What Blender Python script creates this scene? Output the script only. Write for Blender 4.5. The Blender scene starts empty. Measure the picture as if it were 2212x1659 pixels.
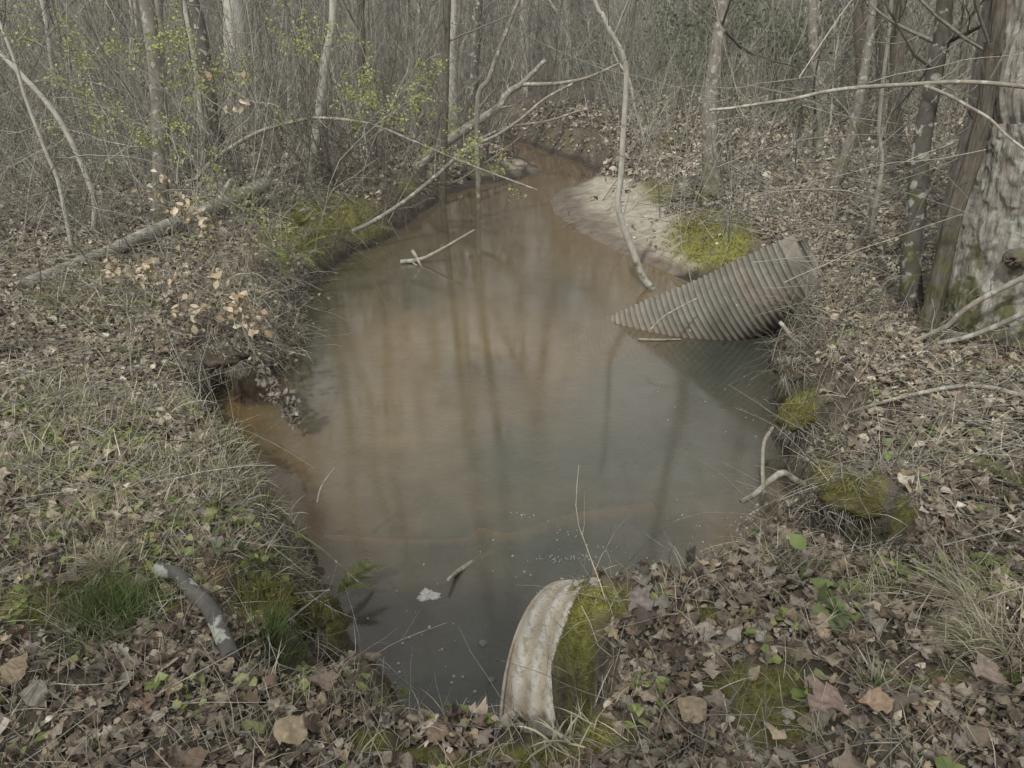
import bpy, math, random
import numpy as np
rng = np.random.default_rng(7)
random.seed(7)
C = bpy.context.scene
col = C.collection
rad = math.radians
# ------------------------------------------------------------------ camera, sky, sun, exposure
CAMZ, PITCH, FPX = 2.5, rad(24.5), 1600.0
cd = bpy.data.cameras.new('camera'); cam = bpy.data.objects.new('camera', cd); col.objects.link(cam)
cam.location = (0, 0, CAMZ); cam.rotation_euler = (rad(90) - PITCH, 0, 0)
cd.sensor_width = 36; cd.lens = FPX / 2212 * 36; cd.clip_start = .05; cd.clip_end = 1000
C.camera = cam
SUN_EL, SUN_AZ = rad(48), rad(203)        # azimuth clockwise from +Y (the view direction): the sun stands behind, a little to the left
w = bpy.data.worlds.new('World'); C.world = w; w.use_nodes = True
nt = w.node_tree; bg = nt.nodes['Background']
sk = nt.nodes.new('ShaderNodeTexSky'); sk.sky_type = 'NISHITA'; sk.sun_disc = False
sk.sun_elevation = SUN_EL; sk.sun_rotation = SUN_AZ; sk.dust_density = 4; sk.air_density = 1.2
hs = nt.nodes.new('ShaderNodeHueSaturation'); hs.inputs['Saturation'].default_value = .2
nt.links.new(sk.outputs[0], hs.inputs['Color']); cl = nt.nodes.new('ShaderNodeMix'); cl.data_type = 'RGBA'; cl.inputs[0].default_value = .45; cl.inputs[7].default_value = (9.1, 9.0, 8.5, 1)      # thin high cloud
nt.links.new(hs.outputs[0], cl.inputs[6]); nt.links.new(cl.outputs[2], bg.inputs[0])
bg.inputs[1].default_value = .15
sd = bpy.data.lights.new('sun', 'SUN'); sd.energy = 2.9; sd.angle = rad(1.5); sd.color = (1, .975, .90)
sun = bpy.data.objects.new('sun', sd); col.objects.link(sun)
sun.rotation_euler = (rad(90) - SUN_EL, 0, -SUN_AZ + math.pi)
# direction to the sun = (sin az, cos az) * cos el
import mathutils
sv = mathutils.Vector((math.sin(SUN_AZ) * math.cos(SUN_EL), math.cos(SUN_AZ) * math.cos(SUN_EL), math.sin(SUN_EL)))
sun.rotation_euler = sv.to_track_quat('Z', 'Y').to_euler()
C.view_settings.view_transform = 'Standard'; C.view_settings.look = 'None'
C.view_settings.exposure = -0.2; C.view_settings.gamma = 1
C.cycles.max_bounces = 5; C.cycles.diffuse_bounces = 2; C.cycles.glossy_bounces = 2
C.cycles.transmission_bounces = 2; C.cycles.transparent_max_bounces = 4
C.cycles.caustics_reflective = False; C.cycles.caustics_refractive = False
C.cycles.use_adaptive_sampling = True; C.cycles.use_denoising = True

# ------------------------------------------------------------------ photograph measurements -> points of the place
CP = np.array([0, 0, CAMZ]); FW = np.array([0, math.cos(PITCH), -math.sin(PITCH)]); UP = np.array([0, math.sin(PITCH), math.cos(PITCH)])
def ray(u, v):
    return FW + (u - 1106) / FPX * np.array([1., 0, 0]) + (829.5 - v) / FPX * UP
def at(u, v, z=0.):
    d = ray(u, v); return CP + d * (z - CAMZ) / d[2]
def aty(u, v, y):
    d = ray(u, v); return CP + d * y / d[1]
def proj(P):
    P = np.asarray(P, float); q = P - CP
    dep = q @ FW; dd = np.maximum(dep, .05)
    return 1106 + FPX * q[..., 0] / dd, 829.5 - FPX * (q @ UP) / dd, dep

def nrm(a): return a / np.maximum(np.linalg.norm(a, axis=-1, keepdims=True), 1e-9)
def sstep(a, b, x):
    t = np.clip((x - a) / (b - a), 0, 1); return t * t * (3 - 2 * t)
_G = np.random.default_rng(3).random((64, 64))
def vnoise(x, y):
    x = np.asarray(x, float); y = np.asarray(y, float)
    i = np.floor(x).astype(int); j = np.floor(y).astype(int); f = x - i; g = y - j
    f = f * f * (3 - 2 * f); g = g * g * (3 - 2 * g)
    a = _G[i % 64, j % 64]; b = _G[(i + 1) % 64, j % 64]; c = _G[i % 64, (j + 1) % 64]; d = _G[(i + 1) % 64, (j + 1) % 64]
    return (a * (1 - f) + b * f) * (1 - g) + (c * (1 - f) + d * f) * g
def fbm(x, y, o=3):
    s = 0; a = .5
    for k in range(o):
        s = s + a * (vnoise(x + 17 * k, y + 31 * k) - .5); x = x * 2.03; y = y * 2.03; a *= .5
    return s

# ------------------------------------------------------------------ mesh helpers
class MB:
    def __init__(s): s.V = []; s.F = {3: [], 4: []}; s.Cc = []; s.n = 0
    def add(s, V, F, c=None):
        V = np.asarray(V, float).reshape(-1, 3); F = np.asarray(F, int)
        s.V.append(V); s.F[F.shape[1]].append(F + s.n); s.n += len(V)
        if c is None: c = np.ones((len(V), 3))
        c = np.broadcast_to(np.asarray(c, float), (len(V), 3)); s.Cc.append(c)
        return s
    def build(s, name, mat, parent=None, smooth=True):
        V = np.concatenate(s.V); me = bpy.data.meshes.new(name)
        off = np.array(parent.location) if parent is not None and parent.type == 'EMPTY' else np.zeros(3)
        if parent is not None and parent.type != 'EMPTY' and parent.parent is not None: off = np.array(parent.parent.location)
        V = V - off
        me.vertices.add(len(V)); me.vertices.foreach_set('co', V.astype(np.float32).ravel())
        f4 = np.concatenate(s.F[4]) if s.F[4] else np.zeros((0, 4), int)
        f3 = np.concatenate(s.F[3]) if s.F[3] else np.zeros((0, 3), int)
        lo = np.concatenate([f4.ravel(), f3.ravel()]); n4, n3 = len(f4), len(f3)
        me.loops.add(len(lo)); me.loops.foreach_set('vertex_index', lo.astype(np.int32))
        me.polygons.add(n4 + n3)
        st = np.concatenate([np.arange(n4) * 4, n4 * 4 + np.arange(n3) * 3])
        me.polygons.foreach_set('loop_start', st.astype(np.int32))
        me.polygons.foreach_set('loop_total', np.array([4] * n4 + [3] * n3, np.int32))
        me.update(calc_edges=True)
        me.polygons.foreach_set('use_smooth', np.full(n4 + n3, smooth))
        a = me.color_attributes.new('col', 'FLOAT_COLOR', 'POINT')
        cc = np.concatenate(s.Cc); a.data.foreach_set('color', np.c_[cc, np.ones(len(cc))].astype(np.float32).ravel())
        me.materials.append(mat)
        o = bpy.data.objects.new(name, me); col.objects.link(o)
        if parent is not None: o.parent = parent
        return o
def tag(o, label=None, cat=None, group=None, kind=None):
    if label: o['label'] = label
    if cat: o['category'] = cat
    if group: o['group'] = group
    if kind: o['kind'] = kind
    return o
def empty(name, loc, label, cat, group=None):
    o = bpy.data.objects.new(name, None); col.objects.link(o); o.location = tuple(loc); o.empty_display_size = .2
    return tag(o, label, cat, group)

def tubes(mb, P, R, sides=3, c=None, cap=False):
    """P (N,K,3), R (N,K) -> tubes"""
    P = np.asarray(P, float); R = np.asarray(R, float); N, K, _ = P.shape
    T = np.gradient(P, axis=1); T = nrm(T)
    mean = nrm(P[:, -1] - P[:, 0] + 1e-6)
    ref = np.where(np.abs(mean[:, 2:3]) > .8, np.array([[1., .13, 0]]), np.array([[.05, .1, 1.]]))[:, None, :]
    A = nrm(np.cross(T, ref)); B = np.cross(T, A)
    th = np.arange(sides) * 2 * np.pi / sides
    V = P[:, :, None, :] + R[:, :, None, None] * (A[:, :, None, :] * np.cos(th)[:, None] + B[:, :, None, :] * np.sin(th)[:, None])
    n = np.arange(N)[:, None, None] * K * sides; k = np.arange(K - 1)[None, :, None] * sides; j = np.arange(sides)[None, None, :]; j2 = (j + 1) % sides
    F = np.stack([n + k + j, n + k + j2, n + k + sides + j2, n + k + sides + j], -1).reshape(-1, 4)
    if c is not None:
        c = np.asarray(c, float)
        if c.ndim == 2: c = np.repeat(c, K * sides, axis=0)
    mb.add(V, F, c)
    if cap:
        for i in range(N):
            for kk in (0, K - 1):
                ring = V[i, kk]; ctr = ring.mean(0); VV = np.vstack([ring, ctr])
                F3 = [[q, (q + 1) % sides, sides] for q in range(sides)]
                mb.add(VV, F3, None if c is None else c[i * K * sides:i * K * sides + 1])
def catmull(pts, n):
    pts = np.asarray(pts, float); m = len(pts)
    ext = np.vstack([2 * pts[0] - pts[1], pts, 2 * pts[-1] - pts[-2]])
    t = np.linspace(0, m - 1 - 1e-6, n); i = t.astype(int); f = (t - i)[:, None]
    p0, p1, p2, p3 = ext[i], ext[i + 1], ext[i + 2], ext[i + 3]
    return .5 * (2 * p1 + (p2 - p0) * f + (2 * p0 - 5 * p1 + 4 * p2 - p3) * f ** 2 + (3 * p1 - p0 - 3 * p2 + p3) * f ** 3)
def walk(s, d, L, K, wob, trop=(0, 0, 0), r=rng):
    s = np.asarray(s, float); N = len(s); P = np.zeros((N, K, 3)); P[:, 0] = s; d = nrm(np.asarray(d, float)); st = (np.asarray(L) / (K - 1)).reshape(-1, 1) * np.ones((N, 1))
    for k in range(1, K):
        P[:, k] = P[:, k - 1] + d * st
        d = nrm(d + r.normal(0, wob, (N, 3)) + np.asarray(trop))
    return P
def spawn(P, R, m, lo, hi, ang, lr, K, wob, trop=(0, 0, 0), rr=.6, Lp=None, r=rng):
    """m children on each parent polyline; returns P2 (N*m,K,3), R2"""
    N, Kp, _ = P.shape
    t = r.uniform(lo, hi, (N, m)) * (Kp - 1 - 1e-4); i = t.astype(int); f = (t - i)[..., None]
    n = np.arange(N)[:, None]
    s = P[n, i] * (1 - f) + P[n, i + 1] * f; T = nrm(P[n, i + 1] - P[n, i])
    q = nrm(np.cross(T, r.normal(0, 1, T.shape))); a = r.normal(ang, .2, (N, m, 1))
    d = T * np.cos(a) + q * np.sin(a)
    Lp = np.linalg.norm(np.diff(P, axis=1), axis=-1).sum(1) if Lp is None else Lp
    L = (lr * Lp[:, None] * (1.15 - t / (Kp - 1)) * r.uniform(.5, 1.2, (N, m))).ravel()
    r0 = (R[n, i] * rr * r.uniform(.7, 1.1, (N, m))).ravel()
    P2 = walk(s.reshape(-1, 3), d.reshape(-1, 3), L, K, wob, trop, r)
    R2 = r0[:, None] * np.linspace(1, .25, K)[None]
    return P2, R2

def leaves(mb, pos, nor, size, K=5, W=3, kind=0, curl=.3, colr=None, head=None, r=rng):
    """leaf blades: (N) positions, normals, sizes; K steps along midrib, W across"""
    N = len(pos)
    if N == 0: return
    nor = nrm(nor)
    h = r.normal(0, 1, (N, 3)) if head is None else head
    a = nrm(h - nor * (h * nor).sum(1, keepdims=True)); b = np.cross(nor, a)
    t = np.linspace(0, 1, K)[None, :]
    kind = np.broadcast_to(kind, (N,))[:, None]
    ov = np.sin(np.pi * t ** .8) ** 1.1 * (1 - .25 * t) * .5
    lob = (np.sin(np.pi * t ** .8) ** .6) * (.36 + .15 * np.cos(2 * np.pi * 3.3 * t + r.uniform(-.6, .6, (N, 1))) + .04 * np.cos(2 * np.pi * 8.1 * t))
    map_ = np.clip(.75 * np.sin(np.pi * t ** .6), 0, 1) * (.62 + .22 * np.cos(2 * np.pi * 2.4 * t + .4) + .08 * np.cos(2 * np.pi * 6.3 * t + r.uniform(0, 6, (N, 1))))
    sl = np.sin(np.pi * t) ** .9 * .3
    wd = np.where(kind == 0, ov, np.where(kind == 1, lob, np.where(kind == 2, map_, sl)))
    wd = np.maximum(wd, .015) * r.uniform(.75, 1.15, (N, 1))
    s = np.linspace(-1, 1, W)[None, None, :]
    L = np.asarray(size).reshape(-1, 1, 1)
    c1 = r.normal(0, curl, (N, 1, 1)); c2 = r.normal(curl * .6, curl, (N, 1, 1)); c3 = r.normal(0, curl * .8, (N, 1, 1)); bend = r.normal(0, .35, (N, 1, 1))
    tt = t[:, :, None] - .5
    x = tt * L * (1 - np.abs(c1) * .3) + 0 * s
    yv = s * wd[:, :, None] * L * (1 - .25 * np.abs(c2)) + bend * tt ** 2 * L
    z = (c1 * (tt ** 2 * 4 - .4) * .5 + c2 * np.abs(s) ** 1.5 * wd[:, :, None] * 1.1 + c3 * tt * s * .6) * L
    if K >= 7: z = z + (r.normal(0, .022, (N, K, W)) + .05 * np.sin(t[:, :, None] * r.uniform(8, 22, (N, 1, 1)) + s * r.uniform(-4, 4, (N, 1, 1)))) * L; yv = yv * (1 + r.normal(0, .13 if K < 12 else .03, (N, K, 1)))
    V = pos[:, None, None, :] + x[..., None] * a[:, None, None, :] + yv[..., None] * b[:, None, None, :] + z[..., None] * nor[:, None, None, :]
    n = np.arange(N)[:, None, None] * K * W; k = np.arange(K - 1)[None, :, None] * W; j = np.arange(W - 1)[None, None, :]
    F = np.stack([n + k + j, n + k + j + 1, n + k + W + j + 1, n + k + W + j], -1).reshape(-1, 4)
    if colr is not None:
        colr = np.asarray(colr); colr = np.broadcast_to(colr, (N, 3))
        cc = np.repeat(colr, K * W, axis=0).reshape(N, K, W, 3)
        if K >= 5: cc = cc * (1 + r.normal(0, .08, (N, K, W, 1)))
        rib = (np.abs(s) < .01).astype(float)[..., None]
        cc = cc * (1 + .12 * rib); cc = cc.reshape(-1, 3)
    else: cc = None
    mb.add(V, F, cc)
def blades(mb, P, Wd, c, r=rng, side=None):
    """ribbons: P (N,K,3), Wd (N,K)"""
    N, K, _ = P.shape
    T = nrm(np.gradient(P, axis=1)); q = r.normal(0, 1, (N, 1, 3)) if side is None else side
    S = nrm(np.cross(T, q)) * Wd[..., None] / 2
    V = np.stack([P - S, P + S], 2)
    n = np.arange(N)[:, None] * K * 2; k = np.arange(K - 1)[None] * 2
    F = np.stack([n + k, n + k + 1, n + k + 3, n + k + 2], -1).reshape(-1, 4)
    mb.add(V, F, np.repeat(np.asarray(c), K * 2, axis=0))

# ------------------------------------------------------------------ materials
def newmat(name):
    m = bpy.data.materials.new(name); m.use_nodes = True; t = m.node_tree
    return m, t, t.nodes['Principled BSDF']
def N_(t, ty, **k):
    n = t.nodes.new(ty)
    for a, b in k.items():
        if a in n.inputs: n.inputs[a].default_value = b
        else: setattr(n, a, b)
    return n
def ramp(t, src, stops):
    r = t.nodes.new('ShaderNodeValToRGB'); e = r.color_ramp.elements
    while len(e) < len(stops): e.new(.5)
    for q, (p, c) in zip(e, stops): q.position = p; q.color = (*c, 1) if len(c) == 3 else c
    t.links.new(src, r.inputs[0]); return r.outputs[0]
def mixc(t, f, a, b, bt='MIX'):
    m = t.nodes.new('ShaderNodeMix'); m.data_type = 'RGBA'; m.blend_type = bt
    for i, s in ((0, f), (6, a), (7, b)):
        if hasattr(s, 'links') or hasattr(s, 'is_linked'): t.links.new(s, m.inputs[i])
        else: m.inputs[i].default_value = s if i == 0 else (*s, 1)
    return m.outputs[2]
def mp(t, scale=(1, 1, 1), coord='Object'):
    tc = t.nodes.new('ShaderNodeTexCoord'); m = t.nodes.new('ShaderNodeMapping'); m.inputs['Scale'].default_value = scale
    t.links.new(tc.outputs[coord], m.inputs[0]); return m.outputs[0]
def noise(t, vec, scale, detail=4, rough=.6):
    n = N_(t, 'ShaderNodeTexNoise', Scale=scale, Detail=detail, Roughness=rough); t.links.new(vec, n.inputs['Vector']); return n.outputs[0]
def bump(t, b, h, strength=.5, dist=.01, prev=None):
    n = N_(t, 'ShaderNodeBump', Strength=strength, Distance=dist); t.links.new(h, n.inputs['Height'])
    if prev is not None: t.links.new(prev, n.inputs['Normal'])
    if b is not None: t.links.new(n.outputs[0], b.inputs['Normal'])
    return n.outputs[0]
def bark(name, dark, light, sc=22, zs=.18, strength=.7, dist=.01, lichen=.0, moss=0., plate=0, mossh=.35):
    m, t, b = newmat(name); v = mp(t, (1, 1, zs)); v2 = mp(t, (1, 1, 1))
    n1 = noise(t, v, sc, 6, .65); n2 = noise(t, v2, 5, 3)
    c = ramp(t, n1, [(.3, dark), (.62, light)])
    h = n1
    if plate:
        vo = N_(t, 'ShaderNodeTexVoronoi', feature='DISTANCE_TO_EDGE', Scale=plate); 
        w_ = N_(t, 'ShaderNodeTexNoise', Scale=9.); t.links.new(v2, w_.inputs['Vector'])
        vm = t.nodes.new('ShaderNodeVectorMath'); vm.operation = 'MULTIPLY_ADD'; vm.inputs[1].default_value = (.16, .16, .10)
        t.links.new(w_.outputs['Color'], vm.inputs[0]); t.links.new(v, vm.inputs[2]); t.links.new(vm.outputs[0], vo.inputs['Vector'])
        cr = ramp(t, vo.outputs['Distance'], [(0, (.5, .5, .5)), (.16, (1, 1, 1))])
        c = mixc(t, 1., c, cr, 'MULTIPLY'); h = cr
    c = mixc(t, ramp(t, n2, [(.35, (0, 0, 0)), (.65, (1, 1, 1))]), c, mixc(t, .5, c, light), 'MIX')
    if lichen:
        nl = noise(t, v2, 13, 3, .5); c = mixc(t, ramp(t, nl, [(.60 - .1 * lichen, (0, 0, 0)), (.64 - .1 * lichen, (.75, .75, .75))]), c, (.42, .43, .38))
    if moss:
        nm = noise(t, v2, 7, 4); sx = t.nodes.new('ShaderNodeSeparateXYZ'); t.links.new(v2, sx.inputs[0])
        mr = N_(t, 'ShaderNodeMapRange'); t.links.new(sx.outputs[2], mr.inputs[0]); mr.inputs[1].default_value = 0; mr.inputs[2].default_value = mossh * 3; mr.inputs[3].default_value = .28 * moss; mr.inputs[4].default_value = -.05
        ad = t.nodes.new('ShaderNodeMath'); ad.operation = 'ADD'; t.links.new(nm, ad.inputs[0]); t.links.new(mr.outputs[0], ad.inputs[1])
        c = mixc(t, ramp(t, ad.outputs[0], [(.55, (0, 0, 0)), (.68, (.85, .85, .85))]), c, (.10, .105, .035))
    t.links.new(c, b.inputs['Base Color']); b.inputs['Roughness'].default_value = .9; b.inputs['Specular IOR Level'].default_value = .2
    n_ = bump(t, None, h, strength, dist); bump(t, b, noise(t, v2, sc * 4, 3), .3, .003, n_)
    return m
def colmat(name, rough=.7, spec=.25, trans=0., nb=0., var=.25, nsc=30):
    m, t, b = newmat(name)
    a = N_(t, 'ShaderNodeAttribute', attribute_name='col'); v = mp(t)
    n = noise(t, v, nsc, 3)
    c = mixc(t, 1., a.outputs['Color'], ramp(t, n, [(.3, (1 - var,) * 3), (.7, (1 + var * .6,) * 3)]), 'MULTIPLY')
    t.links.new(c, b.inputs['Base Color']); b.inputs['Roughness'].default_value = rough; b.inputs['Specular IOR Level'].default_value = spec
    if nb: bump(t, b, noise(t, v, nsc * 4, 2), nb, .004)
    if trans:
        tr = t.nodes.new('ShaderNodeBsdfTranslucent'); t.links.new(c, tr.inputs[0]); mx = t.nodes.new('ShaderNodeMixShader'); mx.inputs[0].default_value = trans
        out = t.nodes['Material Output']; t.links.new(b.outputs[0], mx.inputs[1]); t.links.new(tr.outputs[0], mx.inputs[2]); t.links.new(mx.outputs[0], out.inputs[0])
    return m
M_leaf = colmat('dry_leaf', .75, .2, .12, .3, .25, 60)
M_green = colmat('green_leaf', .55, .35, .35, 0, .15, 40)
M_grass = colmat('grass_blade', .65, .25, .2, 0, .15, 20)
M_twig = colmat('twig_bark', .85, .2, 0, .4, .35, 45)
M_moss = colmat('moss_tuft', .9, .1, .15, 0, .25, 25)
M_far = colmat('far_bark', .95, .1, 0, 0, .35, 4)
M_bark_pale = bark('pale_bark', (.20, .185, .155), (.44, .42, .37), 20, .25, .6, .006, .35, .25)
M_bark_grey = bark('grey_bark', (.10, .09, .075), (.25, .23, .20), 24, .3, .6, .006, .2, .6)
M_bark_dark = bark('dark_bark', (.055, .05, .043), (.13, .12, .105), 26, .5, .6, .006, .22, .4)
M_bark_brown = bark('brown_bark', (.035, .03, .024), (.15, .13, .105), 34, .2, 1., .015, 0, .5)
M_bark_big = bark('flaky_pale_bark', (.09, .08, .065), (.40, .37, .33), 34, .2, 1., .03, .35, .8, mossh=.2)
M_bark_log = bark('weathered_log', (.13, .12, .10), (.33, .31, .27), 24, .3, .5, .006, .3, .4)
M_br_pale = bark('pale_branch_bark', (.14, .12, .095), (.29, .265, .22), 30, .4, .5, .004, .3)
M_br_grey = bark('grey_branch_bark', (.12, .105, .09), (.27, .245, .21), 30, .4, .5, .004, .3)
M_root = bark('lichened_root', (.05, .047, .044), (.125, .118, .11), 30, .6, .6, .005, .3, 0)
M_br_dark = bark('dark_branch_bark', (.07, .062, .05), (.18, .165, .135), 26, .3, .6, .005, .1)

# ------------------------------------------------------------------ terrain
# (u, v, z of that edge point, bank height, inner slope width, outer slope width)
EDGE = [
 (1100,1612,.60,.66,.42,.03),(1000,1592,.62,.66,.42,.03),(900,1588,.62,.66,.42,.03),(830,1562,.6,.66,.42,.05),(775,1500,.45,.66,.35,.15),
 (738,1435,.05,.66,.12,.55),(738,1335,.02,.66,.1,.55),(692,1268,.02,.62,.1,.5),(650,1205,0,.55,.1,.3),(600,1150,0,.52,.1,.2),
 (548,1080,0,.48,.1,.14),(495,1010,0,.45,.1,.12),(448,955,0,.42,.1,.12),(428,925,0,.42,.1,.12),(440,878,0,.45,.1,.2),
 (500,850,0,.5,.1,.25),(548,872,0,.5,.1,.25),(575,850,0,.5,.1,.25),(590,800,0,.5,.1,.16),(605,750,0,.5,.1,.18),(618,690,0,.5,.1,.2),(645,632,0,.48,.1,.25),
 (702,592,0,.45,.1,.3),(762,546,0,.45,.1,.35),(830,523,0,.45,.1,.3),(872,486,0,.5,.1,.25),(925,448,0,.5,.1,.3),(985,414,0,.4,.1,.8),
 (1050,398,0,.3,.15,.9),(1115,388,0,.2,.15,1.),(1166,372,0,.15,.15,.8),(1137,350,0,.2,.15,1.),(1078,325,0,.4,.15,.8),(1035,309,0,.6,.2,.8),(1000,300,0,.7,.2,.8),
 (880,285,0,.7,.2,.8),(700,272,0,.7,.3,1),(690,252,0,.8,.3,1),(900,262,0,.8,.3,1.),(1050,284,0,.8,.2,1.),(1120,300,0,.7,.2,.6),(1165,315,0,.7,.15,.5),(1210,335,0,.6,.15,.5),(1268,353,0,.55,.15,.5),(1294,374,0,.45,.15,.6),(1278,388,0,.35,.2,1.2),
 (1225,404,0,.25,.25,1.4),(1190,430,0,.22,.3,1.8),(1205,462,0,.22,.3,2.),(1252,500,0,.24,.3,1.9),(1312,530,0,.26,.3,1.7),(1378,560,0,.32,.3,1.3),(1440,578,0,.4,.3,.8),
 (1500,605,0,.5,.2,.6),(1580,630,0,.5,.2,.5),(1650,668,0,.5,.15,.5),(1688,705,0,.5,.1,.4),(1672,760,0,.55,.1,.35),(1668,820,0,.6,.1,.35),(1672,880,0,.6,.1,.35),
 (1690,950,0,.6,.1,.4),(1702,1040,0,.62,.1,.5),(1712,1120,0,.65,.1,.5),(1735,1178,.02,.68,.1,.5),(1705,1215,.35,.7,.3,.2),(1630,1240,.58,.72,.45,.05),(1545,1258,.7,.76,.5,.03),
 (1450,1252,.72,.77,.62,.02),(1375,1250,.72,.77,.68,.02),(1305,1268,.66,.73,.55,.05),(1305,1330,.5,.66,.12,.1),(1290,1400,.46,.6,.10,.1),(1340,1480,.5,.62,.10,.1),(1325,1560,.55,.64,.12,.06),(1240,1635,.6,.66,.16,.04)]
ep = []; ea = []
for i, e in enumerate(EDGE):
    f = EDGE[(i + 1) % len(EDGE)]; a = at(*e[:3])[:2]; b = at(*f[:3])[:2]
    n = max(2, int(np.linalg.norm(b - a) / .12))
    for k in range(n):
        q = k / n; ep.append(a * (1 - q) + b * q); ea.append(np.array(e[3:]) * (1 - q) + np.array(f[3:]) * q)
ep = np.array(ep); ea = np.array(ea)
PV = np.array([at(*e[:3])[:2] for e in EDGE])
def inside(x, y, poly=PV):
    c = np.zeros(x.shape, bool); n = len(poly); j = n - 1
    for i in range(n):
        xi, yi = poly[i]; xj, yj = poly[j]
        k = ((yi > y) != (yj > y)) & (x < (xj - xi) * (y - yi) / (yj - yi + 1e-12) + xi); c ^= k; j = i
    return c
def height_raw(x, y):
    """exact terrain height, its waterline distance"""
    sh = x.shape; x = x.ravel(); y = y.ravel(); out = np.zeros(len(x)); D = np.zeros(len(x))
    for s in range(0, len(x), 20000):
        X = x[s:s + 20000]; Y = y[s:s + 20000]
        # organic edge: wander the lookup
        wx = .16 * fbm(X * 3.5, Y * 3.5, 4) ; wy = .16 * fbm(X * 3.5 + 40, Y * 3.5 + 9, 4)
        X2 = X + wx; Y2 = Y + wy
        d2 = (X2[:, None] - ep[:, 0]) ** 2 + (Y2[:, None] - ep[:, 1]) ** 2
        dm = np.sqrt(d2.min(1)); wgt = 1 / (d2 + .02) ** 2; at_ = (wgt @ ea) / wgt.sum(1, keepdims=True)
        ins = inside(X2, Y2); d = np.where(ins, -dm, dm)
        hb, wi, wo = at_.T
        # crest wants hb at d = wo, waterline ~0 crossing between
        kap = np.clip((wi - wo) / (wi + wo) * 2.5 + .5, 0, 1)
        up = hb * (1 - (1 - np.clip(d / wo, 0, 1)) ** 1.6) + .012; dn = -.32 * sstep(0, .45, -d)
        shore = np.where(d > 0, up, dn + .012); crest = np.where(d > 0, hb, hb * (1 - sstep(0, 1, -d / wi)) + dn)
        h = shore * (1 - kap) + crest * kap
        far = np.maximum(d - wo, 0)
        h = h + (1 - np.exp(-far / np.where(hb > .33, 2.5, 4.))) * (.98 - hb)
        h = h + np.where(d > 0, 1, .3) * (.10 * fbm(X * 1.3, Y * 1.3) + .05 * fbm(X * 5, Y * 5)) * sstep(0, .6, d + .2)
        h = h - .012 * sstep(0, .5, -d) * fbm(X * 2, Y * 2)
        out[s:s + 20000] = h; D[s:s + 20000] = d
    # the land rises to a wooded hill far beyond the creek
    out += 9. * sstep(34, 110, y) + .35 * sstep(14, 34, y) + 2.5 * sstep(14, 60, np.abs(x))
    # local features (u, v, radius m, dz)
    return out.reshape(sh), D.reshape(sh)
def axis(a, b, fine, lo, hi):
    c = list(np.arange(lo, hi, fine)); s = fine; x = hi
    while x < b: c.append(x); s *= 1.12; x += s
    s = fine; x = lo; pre = []
    while x > a: s *= 1.12; x -= s; pre.append(x)
    return np.array(pre[::-1] + c)
GX = axis(-220, 220, .035, -4.6, 4.6); GY = axis(-30, 260, .035, .7, 10.)
XX, YY = np.meshgrid(GX, GY)
HH, DD = height_raw(XX, YY)
def lookup(A, x, y):
    x = np.clip(np.asarray(x, float), GX[0], GX[-1] - 1e-3); y = np.clip(np.asarray(y, float), GY[0], GY[-1] - 1e-3)
    i = np.clip(np.searchsorted(GX, x) - 1, 0, len(GX) - 2); j = np.clip(np.searchsorted(GY, y) - 1, 0, len(GY) - 2)
    f = (x - GX[i]) / (GX[i + 1] - GX[i]); g = (y - GY[j]) / (GY[j + 1] - GY[j])
    return (A[j, i] * (1 - f) + A[j, i + 1] * f) * (1 - g) + (A[j + 1, i] * (1 - f) + A[j + 1, i + 1] * f) * g
def H(x, y): return lookup(HH, x, y)
def HN(x, y):
    e = .04; n = np.stack([-(H(x + e, y) - H(x - e, y)) / (2 * e), -(H(x, y + e) - H(x, y - e)) / (2 * e), np.ones_like(np.asarray(x, float))], -1); return nrm(n)
def atg(u, v, dz=0.):
    d = ray(u, v); s = np.concatenate([np.arange(.8, 12, .01), np.arange(12, 90, .05)]); P = CP + s[:, None] * d
    k = np.argmax(P[:, 2] < np.maximum(H(P[:, 0], P[:, 1]), 0) + dz)
    return P[k] if P[k, 2] < 3 or k else CP + 20 * d
def bump_at(u, v, r, dz, z0=.6):
    global HH
    p = atg(u, v); q = ((XX - p[0]) ** 2 + (YY - p[1]) ** 2) / r ** 2; HH = HH + dz * np.exp(-q ** (1 if dz > 0 else 2.5))
for q in [(90,1310,.13,.07),(230,1270,.10,.06),(1290,1350,.22,.03),(1640,1480,.25,.05),(1720,880,.2,.06),(1770,1030,.12,.1),(1885,1075,.14,.1),
          (1530,520,.5,.10),(1260,1600,.16,.04),(1940,1110,.12,.08),(1832,1112,.19,-.75),(1775,1140,.12,-.5),(480,805,.12,-.5),(1705,950,.09,-.3),(1690,850,.1,-.4),(1725,1050,.10,-.3),(1700,760,.10,-.35),(600,1340,.15,-.38),(670,1400,.12,-.3)]: bump_at(*q)
def ell(u, v, L):
    """max over ellipses (cu,cv,ru,rv,strength) of soft membership"""
    m = np.zeros(np.shape(u))
    for (cu, cv, ru, rv, s) in L:
        m = np.maximum(m, s * np.clip(1.6 - 1.3 * np.sqrt(((u - cu) / ru) ** 2 + ((v - cv) / rv) ** 2), 0, 1))
    return m
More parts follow.
